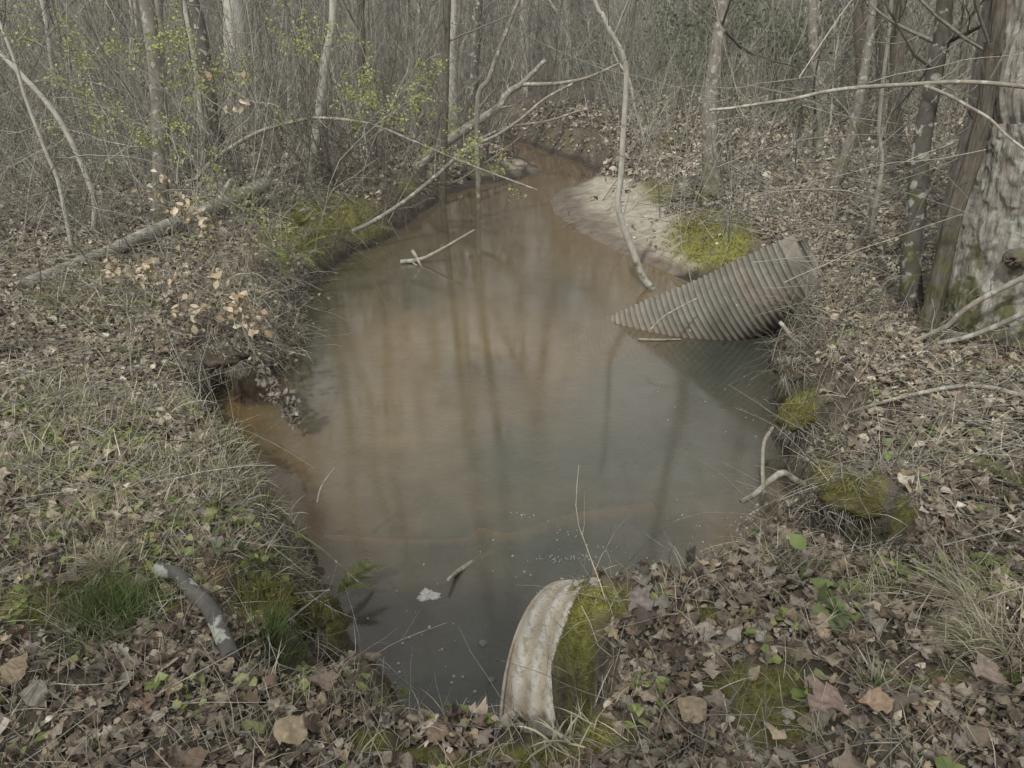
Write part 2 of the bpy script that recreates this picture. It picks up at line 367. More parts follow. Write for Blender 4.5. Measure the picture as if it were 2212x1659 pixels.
MOSS = [(1300,1300,90,40,1),(1240,1375,50,75,1.3),(1262,1450,30,60,1.1),(1280,1590,110,45,1),(1150,1640,110,30,1),(800,1600,60,30,.9),(890,1635,60,22,.9),(1640,1480,120,45,.8),(1720,1570,60,50,.7),(1510,1330,55,24,.8),(1640,1540,60,70,.7),
        (85,1310,85,48,1),(225,1262,50,32,.9),(1725,865,42,48,1),(1772,1022,30,32,1),(1888,1065,30,40,1),(1945,1105,45,22,1),(1535,520,95,60,1.4),(1420,415,40,28,.8),(2085,1232,60,25,.8),(2090,1465,90,30,.7),(1880,1270,70,25,.6),
        (700,465,130,50,.8),(640,520,90,60,.7),(790,500,60,25,.7),(880,400,25,25,.9),(560,1300,60,40,.8),(720,1340,45,60,.8),(1050,372,40,16,.7),(1000,1655,80,16,.7),(100,640,70,40,.5),(2140,650,80,40,.6),(1960,1490,70,20,.5),(1230,300,60,20,.3),(620,1240,60,30,.5),(1450,300,40,18,.4)]
SAND = [(1290,425,120,45,1.4),(1360,490,120,60,1.3),(1430,550,100,50,1.2),(1150,372,50,12,.8),(1110,352,40,14,.6),(1230,455,60,30,1.)]
CLAY = [(310,1225,50,45,1),(450,1250,60,40,.6),(1710,1150,40,30,.7),(560,860,110,40,.5),(380,1300,60,30,.5)]
U_, V_, dep_ = proj(np.stack([XX, YY, HH], -1)); vis = dep_ > .5
mossA = np.where(vis, ell(U_, V_, MOSS), 0) * sstep(.35, .6, vnoise(XX * 6, YY * 6) + .35); sandA = np.where(vis, ell(U_, V_, SAND), 0); clayA = np.where(vis, ell(U_, V_, CLAY), 0)
sandA = sandA * (HH < .5)
gm = MB(); ny, nx = XX.shape
idx = np.arange(ny * nx).reshape(ny, nx)
Fg = np.stack([idx[:-1, :-1], idx[:-1, 1:], idx[1:, 1:], idx[1:, :-1]], -1).reshape(-1, 4)
gm.add(np.stack([XX, YY, HH], -1), Fg, np.stack([mossA, sandA, clayA], -1).reshape(-1, 3))
m, t, b = newmat('forest_soil'); v = mp(t)
a = N_(t, 'ShaderNodeAttribute', attribute_name='col'); sp = t.nodes.new('ShaderNodeSeparateColor'); t.links.new(a.outputs['Color'], sp.inputs[0])
vo = N_(t, 'ShaderNodeTexVoronoi', Scale=22., Randomness=1.); t.links.new(v, vo.inputs['Vector'])
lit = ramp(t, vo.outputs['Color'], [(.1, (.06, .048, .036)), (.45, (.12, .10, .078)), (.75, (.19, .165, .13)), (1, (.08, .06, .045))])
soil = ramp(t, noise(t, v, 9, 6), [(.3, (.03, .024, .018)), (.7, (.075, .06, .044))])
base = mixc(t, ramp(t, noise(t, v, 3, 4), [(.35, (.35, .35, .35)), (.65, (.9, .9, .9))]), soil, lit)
base = mixc(t, sp.outputs[2], base, ramp(t, noise(t, v, 14, 5), [(.3, (.20, .12, .06)), (.7, (.36, .25, .14))]))
sandc = ramp(t, noise(t, v, 6, 6, .7), [(.3, (.20, .178, .14)), (.55, (.37, .34, .275)), (.75, (.47, .44, .365))])
base = mixc(t, ramp(t, sp.outputs[1], [(.3, (0, 0, 0)), (.55, (1, 1, 1))]), base, sandc)
mossc = ramp(t, noise(t, v, 30, 5, .7), [(.3, (.08, .085, .02)), (.7, (.26, .25, .065))])
base = mixc(t, sp.outputs[0], base, mossc)
sx = t.nodes.new('ShaderNodeSeparateXYZ'); t.links.new(v, sx.inputs[0])
wz = t.nodes.new('ShaderNodeMath'); wz.operation = 'MULTIPLY_ADD'; wz.inputs[1].default_value = .06; t.links.new(noise(t, v, 2.5, 3), wz.inputs[0]); t.links.new(sx.outputs[2], wz.inputs[2])
wet = ramp(t, wz.outputs[0], [(.09, (1, 1, 1)), (.17, (0, 0, 0))])
base = mixc(t, wet, base, mixc(t, 1., base, (.42, .38, .36), 'MULTIPLY'))
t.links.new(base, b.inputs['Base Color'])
rr_ = t.nodes.new('ShaderNodeMapRange'); t.links.new(wet, rr_.inputs[0]); rr_.inputs[3].default_value = .95; rr_.inputs[4].default_value = .45; t.links.new(rr_.outputs[0], b.inputs['Roughness'])
b.inputs['Specular IOR Level'].default_value = .25
hb_ = mixc(t, ramp(t, sp.outputs[1], [(.3, (0, 0, 0)), (.55, (1, 1, 1))]), mixc(t, .6, vo.outputs['Distance'], noise(t, v, 40, 4)), mixc(t, .7, (0.5,) * 3, noise(t, v, 12, 5)))
bump(t, b, hb_, .6, .03)
m_ground = m
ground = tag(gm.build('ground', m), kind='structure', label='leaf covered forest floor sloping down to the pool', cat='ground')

# ------------------------------------------------------------------ water
SILT_REFL_ = [(885,728,.19,.14,.09),(925,735,.17,.13,.085),(1045,738,.18,.135,.085),(1000,755,.17,.13,.085),(960,785,.16,.125,.08),(935,820,.15,.115,.078),(990,800,.10,.08,.06),(1060,790,.09,.075,.055),(870,850,.18,.135,.09),(868,950,.17,.13,.085),(600,1000,.135,.10,.062),(500,900,.17,.115,.058),(800,1000,.125,.10,.07),(700,850,.115,.10,.075),(880,760,.18,.135,.09),(860,900,.15,.12,.085),(900,1000,.13,.105,.075),(1000,780,.12,.098,.072),(1100,740,.16,.115,.07),(1200,770,.16,.12,.08),(1350,850,.11,.10,.085),
 (1100,1000,.085,.083,.066),(1300,1000,.085,.083,.07),(1500,1000,.10,.095,.08),(1200,1200,.07,.072,.06),(900,1100,.10,.085,.06),(950,1200,.075,.07,.055),(850,1350,.055,.052,.045),(950,1500,.05,.05,.045),(1050,1400,.06,.062,.056),(1400,1180,.085,.08,.068),(680,1150,.12,.08,.045),(760,1190,.085,.065,.045),
 (1650,1150,.16,.105,.055),(1710,1170,.15,.085,.04),(1600,1080,.11,.095,.078),(1550,780,.045,.05,.043),(1620,850,.065,.062,.05),(1640,960,.07,.065,.053),(1300,720,.13,.10,.065),(1200,620,.10,.085,.06),(900,620,.09,.08,.058),(750,600,.09,.078,.05),(1000,500,.10,.08,.055),(1250,540,.15,.105,.062),(1380,590,.15,.105,.06),
 (1100,440,.12,.09,.06),(1200,400,.17,.115,.07),(1150,345,.17,.115,.07),(1250,370,.12,.08,.05),(1080,310,.14,.095,.06),(650,720,.08,.075,.055),(1420,960,.085,.082,.07)]
SILT_REFL = [(a_, b_, r_ * 1.58, g_ * 1.64, c_ * 1.54) for a_, b_, r_, g_, c_ in SILT_REFL_]  # silt tints, with reflections of pipe and near bank put into the colour
wx_ = np.concatenate([np.arange(-6, -3.6, .2), np.arange(-3.6, 3.8, .05), np.arange(3.8, 8, .2)]); wy_ = np.concatenate([np.arange(1.2, 9, .05), np.arange(9, 16, .12), np.arange(16, 42, .6)])
WX, WY = np.meshgrid(wx_, wy_); wp = np.stack([WX, WY, 0 * WX], -1)
wu, wv, wd_ = proj(wp)
S = np.array(SILT_REFL); wu2 = wu + 70 * fbm(WX * 1.6, WY * 1.6, 4); wv2 = wv + 60 * fbm(WX * 1.6 + 9, WY * 1.6, 4)
d2 = ((wu2.ravel()[:, None] - S[:, 0]) / 1.) ** 2 + ((wv2.ravel()[:, None] - S[:, 1]) / .75) ** 2
wt = 1 / (d2 + 900) ** 1.6; wc = (wt @ S[:, 2:]) / wt.sum(1, keepdims=True)
wm = MB(); ny, nx = WX.shape; idx = np.arange(ny * nx).reshape(ny, nx)
wm.add(wp, np.stack([idx[:-1, :-1], idx[:-1, 1:], idx[1:, 1:], idx[1:, :-1]], -1).reshape(-1, 4), wc)
m, t, b = newmat('muddy_water'); t.nodes.remove(b); v = mp(t)
a = N_(t, 'ShaderNodeAttribute', attribute_name='col')
c = mixc(t, 1., a.outputs['Color'], ramp(t, noise(t, v, 5, 6, .7), [(.3, (.85, .85, .85)), (.7, (1.15, 1.15, 1.15))]), 'MULTIPLY')
n1 = noise(t, mp(t, (7, 17, 1)), 1.8, 5, .65); n0 = noise(t, mp(t, (1.2, 1.6, 1)), 1.2, 2, .5)
msk = ramp(t, noise(t, v, .9, 2), [(.35, (.25, .25, .25)), (.65, (1, 1, 1))])
hh = mixc(t, 1., n1, msk, 'MULTIPLY')
bn = bump(t, None, n0, .06, .004); bn = bump(t, None, hh, .34, .0024, bn)
df = N_(t, 'ShaderNodeBsdfDiffuse'); t.links.new(c, df.inputs[0]); tr = t.nodes.new('ShaderNodeBsdfTransparent'); tr.inputs[0].default_value = (.9, .75, .55, 1)
mx = t.nodes.new('ShaderNodeMixShader'); mx.inputs[0].default_value = .42; t.links.new(df.outputs[0], mx.inputs[1]); t.links.new(tr.outputs[0], mx.inputs[2])
gl = N_(t, 'ShaderNodeBsdfGlossy', Roughness=.015); t.links.new(bn, gl.inputs['Normal'])
fr = N_(t, 'ShaderNodeFresnel', IOR=1.6); t.links.new(bn, fr.inputs['Normal'])
mx2 = t.nodes.new('ShaderNodeMixShader'); t.links.new(fr.outputs[0], mx2.inputs[0]); t.links.new(mx.outputs[0], mx2.inputs[1]); t.links.new(gl.outputs[0], mx2.inputs[2])
t.links.new(mx2.outputs[0], t.nodes['Material Output'].inputs[0])
water = tag(wm.build('water', m), kind='structure', label='still muddy brown pool fed by a shallow creek', cat='water')
#@@OBJECTS
# ------------------------------------------------------------------ corrugated metal pipe lying half in the water
def pipe_metal():
    m, t, b = newmat('weathered_zinc'); v = mp(t); a = N_(t, 'ShaderNodeAttribute', attribute_name='col')
    sp = t.nodes.new('ShaderNodeSeparateColor'); t.links.new(a.outputs['Color'], sp.inputs[0])
    n = noise(t, v, 7, 6, .7); n2 = noise(t, v, 28, 4)
    n_l = noise(t, mp(t, (1, 1, 1)), 2.2, 5, .7); c = ramp(t, n_l, [(.3, (.085, .083, .064)), (.5, (.19, .185, .15)), (.68, (.31, .295, .25))]); c = mixc(t, .5, c, ramp(t, n, [(.3, (.11, .10, .08)), (.7, (.30, .29, .245))]))
    c = mixc(t, ramp(t, sp.outputs[0], [(.1, (0, 0, 0)), (.9, (.5, .5, .5))]), c, (.085, .072, .056))          # darker brown in the grooves and on the inner face
    rs = ramp(t, sp.outputs[1], [(0, (0, 0, 0)), (1, (1, 1, 1))]); 
    rm = t.nodes.new('ShaderNodeMath'); rm.operation = 'MULTIPLY'; t.links.new(rs, rm.inputs[0]); t.links.new(ramp(t, n2, [(.35, (.3, .3, .3)), (.6, (1, 1, 1))]), rm.inputs[1])
    c = mixc(t, rm.outputs[0], c, ramp(t, n, [(.35, (.16, .09, .06)), (.65, (.28, .20, .155))]))
    vo = N_(t, 'ShaderNodeTexVoronoi', Scale=9.); t.links.new(v, vo.inputs['Vector'])
    c = mixc(t, ramp(t, vo.outputs['Distance'], [(.07, (.8, .8, .8)), (.10, (0, 0, 0))]), c, (.47, .46, .41))    # lichen discs
    t.links.new(c, b.inputs['Base Color']); b.inputs['Roughness'].default_value = .72; b.inputs['Metallic'].default_value = .12
    bump(t, b, n2, .35, .006); return m
M_zinc = pipe_metal()
def corrugated(o, A, ax, upref, R, L, pitch, amp, ns, nphi, cut=None, thick=.004, rustf=None, offs=0):
    ax = nrm(np.array(ax)); U = nrm(np.array(upref) - ax * np.dot(upref, ax)); W_ = np.cross(ax, U)
    s = np.linspace(0, L, ns); mbx = MB()
    if cut is None: lo = np.zeros(ns) - np.pi; hi = np.zeros(ns) + np.pi
    else:
        n_, d0 = cut       # keep points with n.(p) < d0
        nu, nw = np.dot(n_, U), np.dot(n_, W_); am = math.hypot(nu, nw); ph0 = math.atan2(nw, nu)
        cc_ = (d0 - (A + s[:, None] * ax) @ n_) / (R * am); cc_ = np.clip(cc_, -1, 1); half = np.arccos(cc_)
        lo = ph0 + half; hi = ph0 + 2 * np.pi - half
    rgh = np.random.default_rng(5)
    lo = lo + rgh.normal(0, .012, ns); hi = hi + rgh.normal(0, .012, ns)
    f = np.linspace(0, 1, nphi); ph = lo[:, None] * (1 - f) + hi[:, None] * f
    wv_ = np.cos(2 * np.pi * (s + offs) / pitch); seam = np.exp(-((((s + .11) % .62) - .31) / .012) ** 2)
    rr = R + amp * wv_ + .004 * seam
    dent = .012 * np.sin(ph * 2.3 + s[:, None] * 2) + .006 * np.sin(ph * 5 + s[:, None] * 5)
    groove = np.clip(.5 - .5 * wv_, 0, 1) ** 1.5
    for k, off in enumerate((0, -thick)):
        r_ = rr[:, None] + off + dent
        P = A + s[:, None, None] * ax + r_[..., None] * (np.cos(ph)[..., None] * U + np.sin(ph)[..., None] * W_)
        i = np.arange(ns * nphi).reshape(ns, nphi); F = np.stack([i[:-1, :-1], i[1:, :-1], i[1:, 1:], i[:-1, 1:]], -1).reshape(-1, 4)
        if k: F = F[:, ::-1]
        g = groove[:, None] * np.ones((1, nphi)) if k == 0 else .6 + 0 * ph
        ru = rustf(s[:, None] / L, P) if rustf else 0 * ph
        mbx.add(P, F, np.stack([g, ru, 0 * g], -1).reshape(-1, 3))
    nV = ns * nphi; e = np.concatenate([np.stack([np.arange(ns - 1) * nphi, np.arange(1, ns) * nphi], 1), np.stack([np.arange(1, ns) * nphi + nphi - 1, np.arange(ns - 1) * nphi + nphi - 1], 1),
        np.stack([(ns - 1) * nphi + np.arange(nphi - 1), (ns - 1) * nphi + np.arange(1, nphi)], 1)])
    Fe = np.stack([e[:, 0], e[:, 1], e[:, 1] + nV, e[:, 0] + nV], -1); mbx.F[4].append(Fe)
    return mbx, (U, W_)
Rp = .45; _az, _el = -.336, .596; Lp = 2.62
def build_pipe():
    a = np.array([math.cos(_el) * math.cos(_az), math.cos(_el) * math.sin(_az), math.sin(_el)]); E = np.array([2.648, 6.672, .65]) + a * .09; A0 = E - a * Lp
    U0 = nrm(np.array([0, 0, 1.]) - a * a[2]); W0 = np.cross(a, U0); ph = np.linspace(0, 2 * np.pi, 361)
    def near(C0, u, v):
        c = C0 + Rp * (np.cos(ph)[:, None] * U0 + np.sin(ph)[:, None] * W0); f = ((c - C0) * (CP - c)).sum(1) > 0; c = c[f]; uu, vv, _ = proj(c); d = (uu - u) ** 2 + (vv - v) ** 2; return c[d.argmin()], d.min()
    crown = near(E, 1694, 514)[0]; tip = min((near(E - a * q, 1320, 683) for q in np.linspace(1.2, Lp, 60)), key=lambda r_: r_[1])[0]
    side = U0; e1 = nrm(crown - tip); e2 = nrm(nrm((tip + crown) / 2 - CP) + np.array([0, 0, -.12])); n = nrm(np.cross(e1, e2)); n = n if n[2] > 0 else -n
    root = empty('corrugated_pipe', tuple(at(1560, 700)), 'corrugated metal pipe with a slanting cut, half sunk in the pool by the right bank', 'pipe')
    rust = lambda s, P: np.clip(1 - np.abs(P[..., 2]) / .12, 0, 1) * .45 + sstep(.72, 1, s + 0 * P[..., 2]) * .55 * (1 - sstep(.45, .7, P[..., 2])) + .25 * np.exp(-((s - .80) / .02) ** 2)
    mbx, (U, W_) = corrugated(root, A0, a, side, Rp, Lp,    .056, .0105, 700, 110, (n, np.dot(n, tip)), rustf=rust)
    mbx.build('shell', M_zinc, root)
    # plain collar band round the open rim, standing a little proud and bent
    ns, nphi = 10, 90; s = np.linspace(-.10, .03, ns); E = A0 + a * Lp; ph = np.linspace(1.75, 5.45, nphi); cb = MB()
    nu, nw = np.dot(n, U), np.dot(n, W_); ph0 = math.atan2(nw, nu); cc_ = np.clip((np.dot(n, tip) - np.dot(n, E)) / (Rp * math.hypot(nu, nw)), -1, 1); hf = math.acos(cc_)
    ph = np.linspace(ph0 + hf + .02, ph0 + 2 * np.pi - hf - .02, nphi)
    for off in (.022, .014):
        r_ = Rp + off + .012 * np.sin(ph * 7)
        P = E + s[:, None, None] * a + r_[..., None] * (np.cos(ph)[..., None] * U + np.sin(ph)[..., None] * W_)
        i = np.arange(ns * nphi).reshape(ns, nphi); cb.add(P, np.stack([i[:-1, :-1], i[1:, :-1], i[1:, 1:], i[:-1, 1:]], -1).reshape(-1, 4), (.3, .25, 0))
    cb.build('rim_band', M_zinc, root)
    # rivets along the seam rows
    return root
build_pipe()
# ------------------------------------------------------------------ pale culvert pipe poking out of the near bank
m, t, b = newmat('stained_pale_plastic'); v = mp(t); vr = mp(t, (1.0, .35, 1.5))
c = ramp(t, noise(t, v, 5, 6, .7), [(.3, (.35, .33, .29)), (.5, (.52, .50, .455)), (.72, (.63, .615, .58))])
c = mixc(t, ramp(t, noise(t, vr, 18, 5, .75), [(.40, (.7, .7, .7)), (.52, (0, 0, 0))]), c, (.22, .175, .12))
c = mixc(t, ramp(t, noise(t, v, 55, 4), [(.36, (.55, .55, .55)), (.44, (0, 0, 0))]), c, (.13, .105, .07))
a_ = N_(t, 'ShaderNodeAttribute', attribute_name='col'); sp_ = t.nodes.new('ShaderNodeSeparateColor'); t.links.new(a_.outputs['Color'], sp_.inputs[0])
c = mixc(t, ramp(t, sp_.outputs[0], [(.1, (0, 0, 0)), (1, (.65, .65, .65))]), c, (.30, .23, .15))
t.links.new(c, b.inputs['Base Color']); b.inputs['Roughness'].default_value = .6; b.inputs['Specular IOR Level'].default_value = .3; bump(t, b, noise(t, v, 40, 4), .3, .004)
M_pale = m
pa, pb = at(1268, 1276), at(1091, 1599); ch = (pa - pb)[:2]; cl = np.linalg.norm(ch)
axq = np.array([-ch[1], ch[0], 0]) / cl; mid = (pa + pb) / 2; Rq = .53
zc = -math.sqrt(max(Rq ** 2 - (cl / 2) ** 2, .001)) ; zc = min(zc, 0) - .0
arch_h = .27; Rq = (cl * cl / 4 + arch_h ** 2) / (2 * arch_h); tl = rad(19); upq = np.array([0, 0, 1.]) * math.cos(tl) + axq * math.sin(tl); A0 = np.array([mid[0], mid[1], 0]) - upq * (Rq - arch_h); axq = axq * math.cos(tl) - np.array([0, 0, 1.]) * math.sin(tl)
root = empty('culvert_pipe', (mid[0], mid[1], 0), 'pale stained culvert pipe end poking out of the mossy near bank into the pool', 'pipe')
mbx, _ = corrugated(root, A0 - axq * .42, axq, upq, Rq, .44, .078, .006, 140, 120, None, thick=.02)
mbx.build('barrel', M_pale, root)
ringb = MB(); ph = np.linspace(0, 2 * np.pi, 64, endpoint=False); Rr = Rq
rg = A0 + axq * .02 + Rr * 1.0 * (np.cos(ph)[:, None] * upq + np.sin(ph)[:, None] * np.cross(axq, upq))
rg = np.vstack([rg, rg[:1]]); tubes(ringb, rg[None], np.full((1, 65), .007), 8, np.array([[.6, 0, 0]])); ringb.build('rim', M_pale, root)
# debris on the culvert
def rand_leaf_cols(n, pal, r=rng, jit=.14):
    pal = np.array(pal); c = pal[r.integers(0, len(pal), n)]; return np.clip(c * (1 + r.normal(0, jit, (n, 1))), .01, .8)
PAL_MID = [(.41,.355,.28),(.34,.29,.225),(.25,.205,.155),(.49,.435,.35),(.185,.145,.11),(.31,.28,.23),(.56,.51,.42),(.22,.175,.13),(.39,.32,.225)]
PAL_NEAR = [(.26,.215,.17),(.21,.175,.145),(.29,.245,.19),(.16,.12,.095),(.235,.21,.18),(.33,.275,.205),(.28,.25,.215),(.12,.095,.075),(.37,.30,.21),(.21,.155,.115),(.40,.36,.30)]  # taupe near litter, the near bank's shade put into these darker tones
PAL_MID = [tuple(q * .9 for q in c_) for c_ in PAL_MID]
PAL_TAN = [(.40,.32,.215),(.46,.38,.27),(.33,.25,.165),(.50,.43,.33)]
PAL_DRYG = [(.42,.38,.29),(.50,.46,.36),(.34,.30,.22),(.55,.51,.42),(.30,.27,.17)]
PAL_GRN = [(.17,.21,.075),(.22,.25,.095),(.13,.17,.06),(.27,.29,.13),(.19,.22,.11)]
PAL_TWIG = [(.25,.238,.20),(.325,.31,.265),(.185,.172,.142),(.38,.365,.315),(.125,.115,.095),(.28,.265,.215),(.22,.215,.18)]
def cols(n, pal, jit=.15): return rand_leaf_cols(n, pal, jit=jit)

# ------------------------------------------------------------------ scatter on the ground
def sample(n, y0, y1, umin=-220, umax=2430, wide=True):
    """n points on the ground within the widened view, uniform per square metre"""
    if wide: umin, umax, n0 = umin - 480, umax + 480, n
    n = int(n); Y = np.sqrt(rng.uniform(y0 ** 2, y1 ** 2, n)); u = rng.uniform(umin, umax, n)
    X = (u - 1106) / FPX * (Y * math.cos(PITCH) + 1.6 * math.sin(PITCH))
    return X, Y
def field(X, Y):
    h = H(X, Y); P = np.stack([X, Y, h], -1); u, v, d = proj(P); return P, u, v, h, HN(X, Y)
GRASSY = [(230,980,260,110,.8),(150,1120,260,120,.8),(400,1100,170,110,.9),(300,1200,200,70,.7),(480,1180,90,70,.8),(560,1230,90,60,.7),(80,860,140,60,.6),(640,430,160,60,.6),(620,520,90,70,.6),(1900,1270,180,60,.5),(2120,1300,120,80,.6),(1700,1230,120,40,.7),(1850,1500,200,60,.35),(560,700,90,110,.6),(230,640,160,70,.4),(2120,1450,120,60,.6)]
HOLES = [(1830,1110,65,60,1.3),(1780,1140,40,30,1.),(480,805,60,60,1.2),(630,1360,90,80,1),(1700,950,35,50,1),(1690,850,35,40,1)]
MOSS_CLEAR = [(a, b, c * 1.15, d * 1.15, e) for a, b, c, d, e in MOSS]
def litter_density(P, u, v, h, N):
    sl = N[:, 2]
    d = sstep(.05, .2, h) * (1 - np.clip(ell(u, v, SAND) * 1.1, 0, .94)) * (1 - .97 * np.clip(ell(u, v, MOSS_CLEAR) * 2., 0, 1)) * (1 - .5 * np.clip(ell(u, v, GRASSY), 0, 1)) * (1 - .8 * np.clip(ell(u, v, CLAY), 0, 1))
    d = d * (1 - np.clip(ell(u, v, [(1830,1110,60,55,1.2),(480,800,60,60,1.2),(640,1360,90,80,1),(1700,960,30,60,1)]), 0, .92))
    d = d * np.where(v > 330, sstep(.55, .88, sl), 1) * (.35 + .65 * sstep(.3, .5, vnoise(P[:, 0] * 4.3, P[:, 1] * 4.3)))
    return d
def litter(n, y0, y1, smin, smax, K, W, pal, kinds, tilt, lift, mb):
    X, Y = sample(n, y0, y1); P, u, v, h, Nn = field(X, Y)
    k = rng.random(n) < litter_density(P, u, v, h, Nn); P, Nn = P[k], Nn[k]; n = len(P)
    s = rng.uniform(smin, smax, n) * np.where(rng.random(n) < .25, .6, 1)
    Nn = nrm(Nn + rng.normal(0, tilt, (n, 3)))
    P = P + Nn * 0 + np.stack([0 * s, 0 * s, rng.uniform(.003, lift, n) + s * .06], -1)
    leaves(mb, P, Nn, s, K, W, rng.choice(kinds, n), .38, cols(n, pal))
    return n
lm = MB()
n1 = litter(15000, .75, 2.7, .026, .075, 9, 5, PAL_NEAR + PAL_NEAR + PAL_MID[:3], [0, 0, 1, 1, 2, 3], .5, .04, lm) + litter(450, .75, 2.7, .075, .11, 9, 5, PAL_NEAR, [0, 1, 2], .4, .05, lm) + litter(46000, .75, 2.9, .012, .045, 5, 3, PAL_NEAR + PAL_NEAR + PAL_MID, [0, 1, 2, 3, 3], .6, .03, lm)
n2 = litter(80000, 2.5, 5.6, .03, .085, 5, 3, PAL_MID + PAL_NEAR[:4], [0, 0, 1, 2, 3], .42, .04, lm)
n3 = litter(112000, 5.4, 11, .04, .09, 4, 3, PAL_MID, [0, 0, 2], .45, .05, lm)
n4 = litter(76000, 10.8, 24, .08, .16, 3, 2, PAL_MID, [0], .45, .05, lm)
print('litter', n1, n2, n3, n4)
tag(lm.build('leaf_litter', M_leaf), kind='stuff', label='dry brown fallen leaves carpeting both banks and the forest floor', cat='leaf litter')
# a few very large leaves one can point at
BIG = [(640,1612,.155,0,(.36,.29,.20),'large tan leaf lying at the bottom edge left of the culvert'),(48,1478,.13,0,(.30,.24,.17),'upright tan oval leaf in the lower left corner'),(85,1535,.10,0,(.26,.24,.215),'grey oval leaf beside the upright tan leaf'),
       (1880,1560,.13,0,(.34,.25,.18),'pale brown pointed leaf low at the right of the long mossy patch'),(2125,1490,.15,2,(.30,.24,.20),'wide brown leaf near the lower right corner'),(1385,1335,.12,2,(.25,.22,.20),'grey crumpled leaf standing on the moss above the culvert'),
       (700,1500,.14,2,(.25,.20,.165),'broad taupe lobed leaf on the near bank left of the pool'),(1490,1570,.12,0,(.33,.27,.19),'yellowish leaf lying beside the mossy patch on the near bank'),(1770,1555,.15,2,(.28,.21,.18),'reddish grey lobed leaf flat on the near bank')]
def one_leaf(u, v, s, kd, c, label, name='fallen_leaf', cat='leaf', group=None, up=.25, dz=.03):
    p = atg(u, v) + np.array([0, 0, dz]); lb = MB(); nn = HN(p[:1], p[1:2])
    nn = nrm(nn + rng.normal(0, up, (1, 3)) + np.array([[0, -.25, .1]])); p[2] = H(p[0], p[1]) + dz
    leaves(lb, p[None], nn, [s * .8], 15, 9, kd, .22, [c]); return tag(lb.build(name, M_leaf), label, cat, group)
for q in BIG: one_leaf(*q, group='large fallen leaves on the near bank', dz=.07)

# twigs and dead stems lying in the litter
def lying(n, y0, y1, L0, L1, r0, r1, mb, pal, dens=None, up=.12, K=6, wob=.12, sides=3, kids=1):
    X, Y = sample(n, y0, y1); P, u, v, h, Nn = field(X, Y)
    k = (h > .08) & (rng.random(n) < (1 - np.clip(ell(u, v, SAND), 0, .95)))
    if dens is not None: k &= rng.random(n) < dens(u, v)
    P = P[k]; Nn = Nn[k]; n = len(P); d = rng.normal(0, 1, (n, 3)); d -= Nn * (d * Nn).sum(1, keepdims=True); d = nrm(nrm(d) + Nn * rng.uniform(-.02, up, (n, 1)))
    L = rng.uniform(L0, L1, n); W_ = walk(P + Nn * rng.uniform(.01, .05, (n, 1)), d, L, K, wob)
    kp = (H(W_[:, -1, 0], W_[:, -1, 1]) > .05) | (rng.random(n) < .1); W_ = W_[kp]; n = len(W_)
    hz = H(W_[..., 0], W_[..., 1]); W_[..., 2] = np.maximum(W_[..., 2], hz + .006)
    R = rng.uniform(r0, r1, (n, 1)) * np.linspace(1, .35, K)[None]; c = cols(n, pal)
    tubes(mb, W_, R, sides, c)
    if kids:
        P2, R2 = spawn(W_, R, kids, .2, .9, .7, .5, 4, wob); tubes(mb, P2, R2, 3, np.repeat(c, kids, 0))
tm = MB()
lying(2000, .8, 3, .1, .5, .0012, .003, tm, PAL_TWIG)
lying(5600, 2.6, 6, .15, .8, .0018, .0045, tm, PAL_TWIG, up=.25)
lying(5600, 5.5, 13, .2, 1.1, .003, .007, tm, PAL_TWIG, up=.35)
tag(tm.build('dead_twigs', M_twig), kind='stuff', label='thin dead twigs scattered through the leaf litter', cat='twigs')

# grasses and green sprouts
def tuft_blades(mb, P, Nn, L, wd, pal, lean, K=5, droop=.25, heads=None):
    L = np.asarray(L) * np.ones(len(P)); wd = np.asarray(wd) * np.ones(len(P))
    n = len(P); d = nrm(Nn * .6 + np.array([0, 0, .5]) + rng.normal(0, lean, (n, 3))) if heads is None else heads
    tip_ = P + d * L[:, None] * .9; kp = (H(tip_[:, 0], tip_[:, 1]) > .06) | (rng.random(n) < .12); P, d, L, wd = P[kp], d[kp], L[kp], wd[kp]; n = len(P)
    W_ = walk(P, d, L, K, .08, (0, 0, -droop)); hz = H(W_[..., 0], W_[..., 1]); W_[..., 2] = np.maximum(W_[..., 2], hz + .004)
    blades(mb, W_, np.asarray(wd).reshape(-1, 1) * np.array([.7, 1, .9, .6, .1])[None, :K] if K == 5 else np.asarray(wd).reshape(-1, 1) * np.linspace(1, .15, K)[None], cols(n, pal))
def grass_scatter(n, y0, y1, L0, L1, wd, pal, mb, regions, base=.06, lean=.5, droop=.22):
    X, Y = sample(n, y0, y1); P, u, v, h, Nn = field(X, Y); cl = vnoise(X * 5 + 5, Y * 5)
    k = (h > .1) & (rng.random(n) > ell(u, v, HOLES)) & (rng.random(n) < (base + ell(u, v, regions)) * (.3 + .7 * sstep(.35, .6, cl)) * (1 - np.clip(ell(u, v, SAND), 0, 1)))
    P, Nn = P[k], Nn[k]; n = len(P); tuft_blades(mb, P, Nn, rng.uniform(L0, L1, n), rng.uniform(.6, 1.3, n) * wd, pal, lean, 5, droop); return n
gr = MB()
grass_scatter(56000, .8, 3.2, .05, .17, .0028, PAL_DRYG, gr, GRASSY, .28, .7)
grass_scatter(30000, .8, 3.2, .04, .11, .003, PAL_GRN, gr, GRASSY, .10, .5)
grass_scatter(114000, 3, 7, .07, .24, .004, PAL_DRYG, gr, GRASSY, .2, .7)
grass_scatter(66000, 3, 7, .05, .15, .0045, PAL_GRN, gr, GRASSY, .05, .5)
grass_scatter(34000, 7, 15, .12, .35, .007, PAL_DRYG + PAL_TWIG, gr, GRASSY, .16, .5)
tag(gr.build('grass', M_grass), kind='stuff', label='pale dead grass mixed with short green blades on the banks', cat='grass')
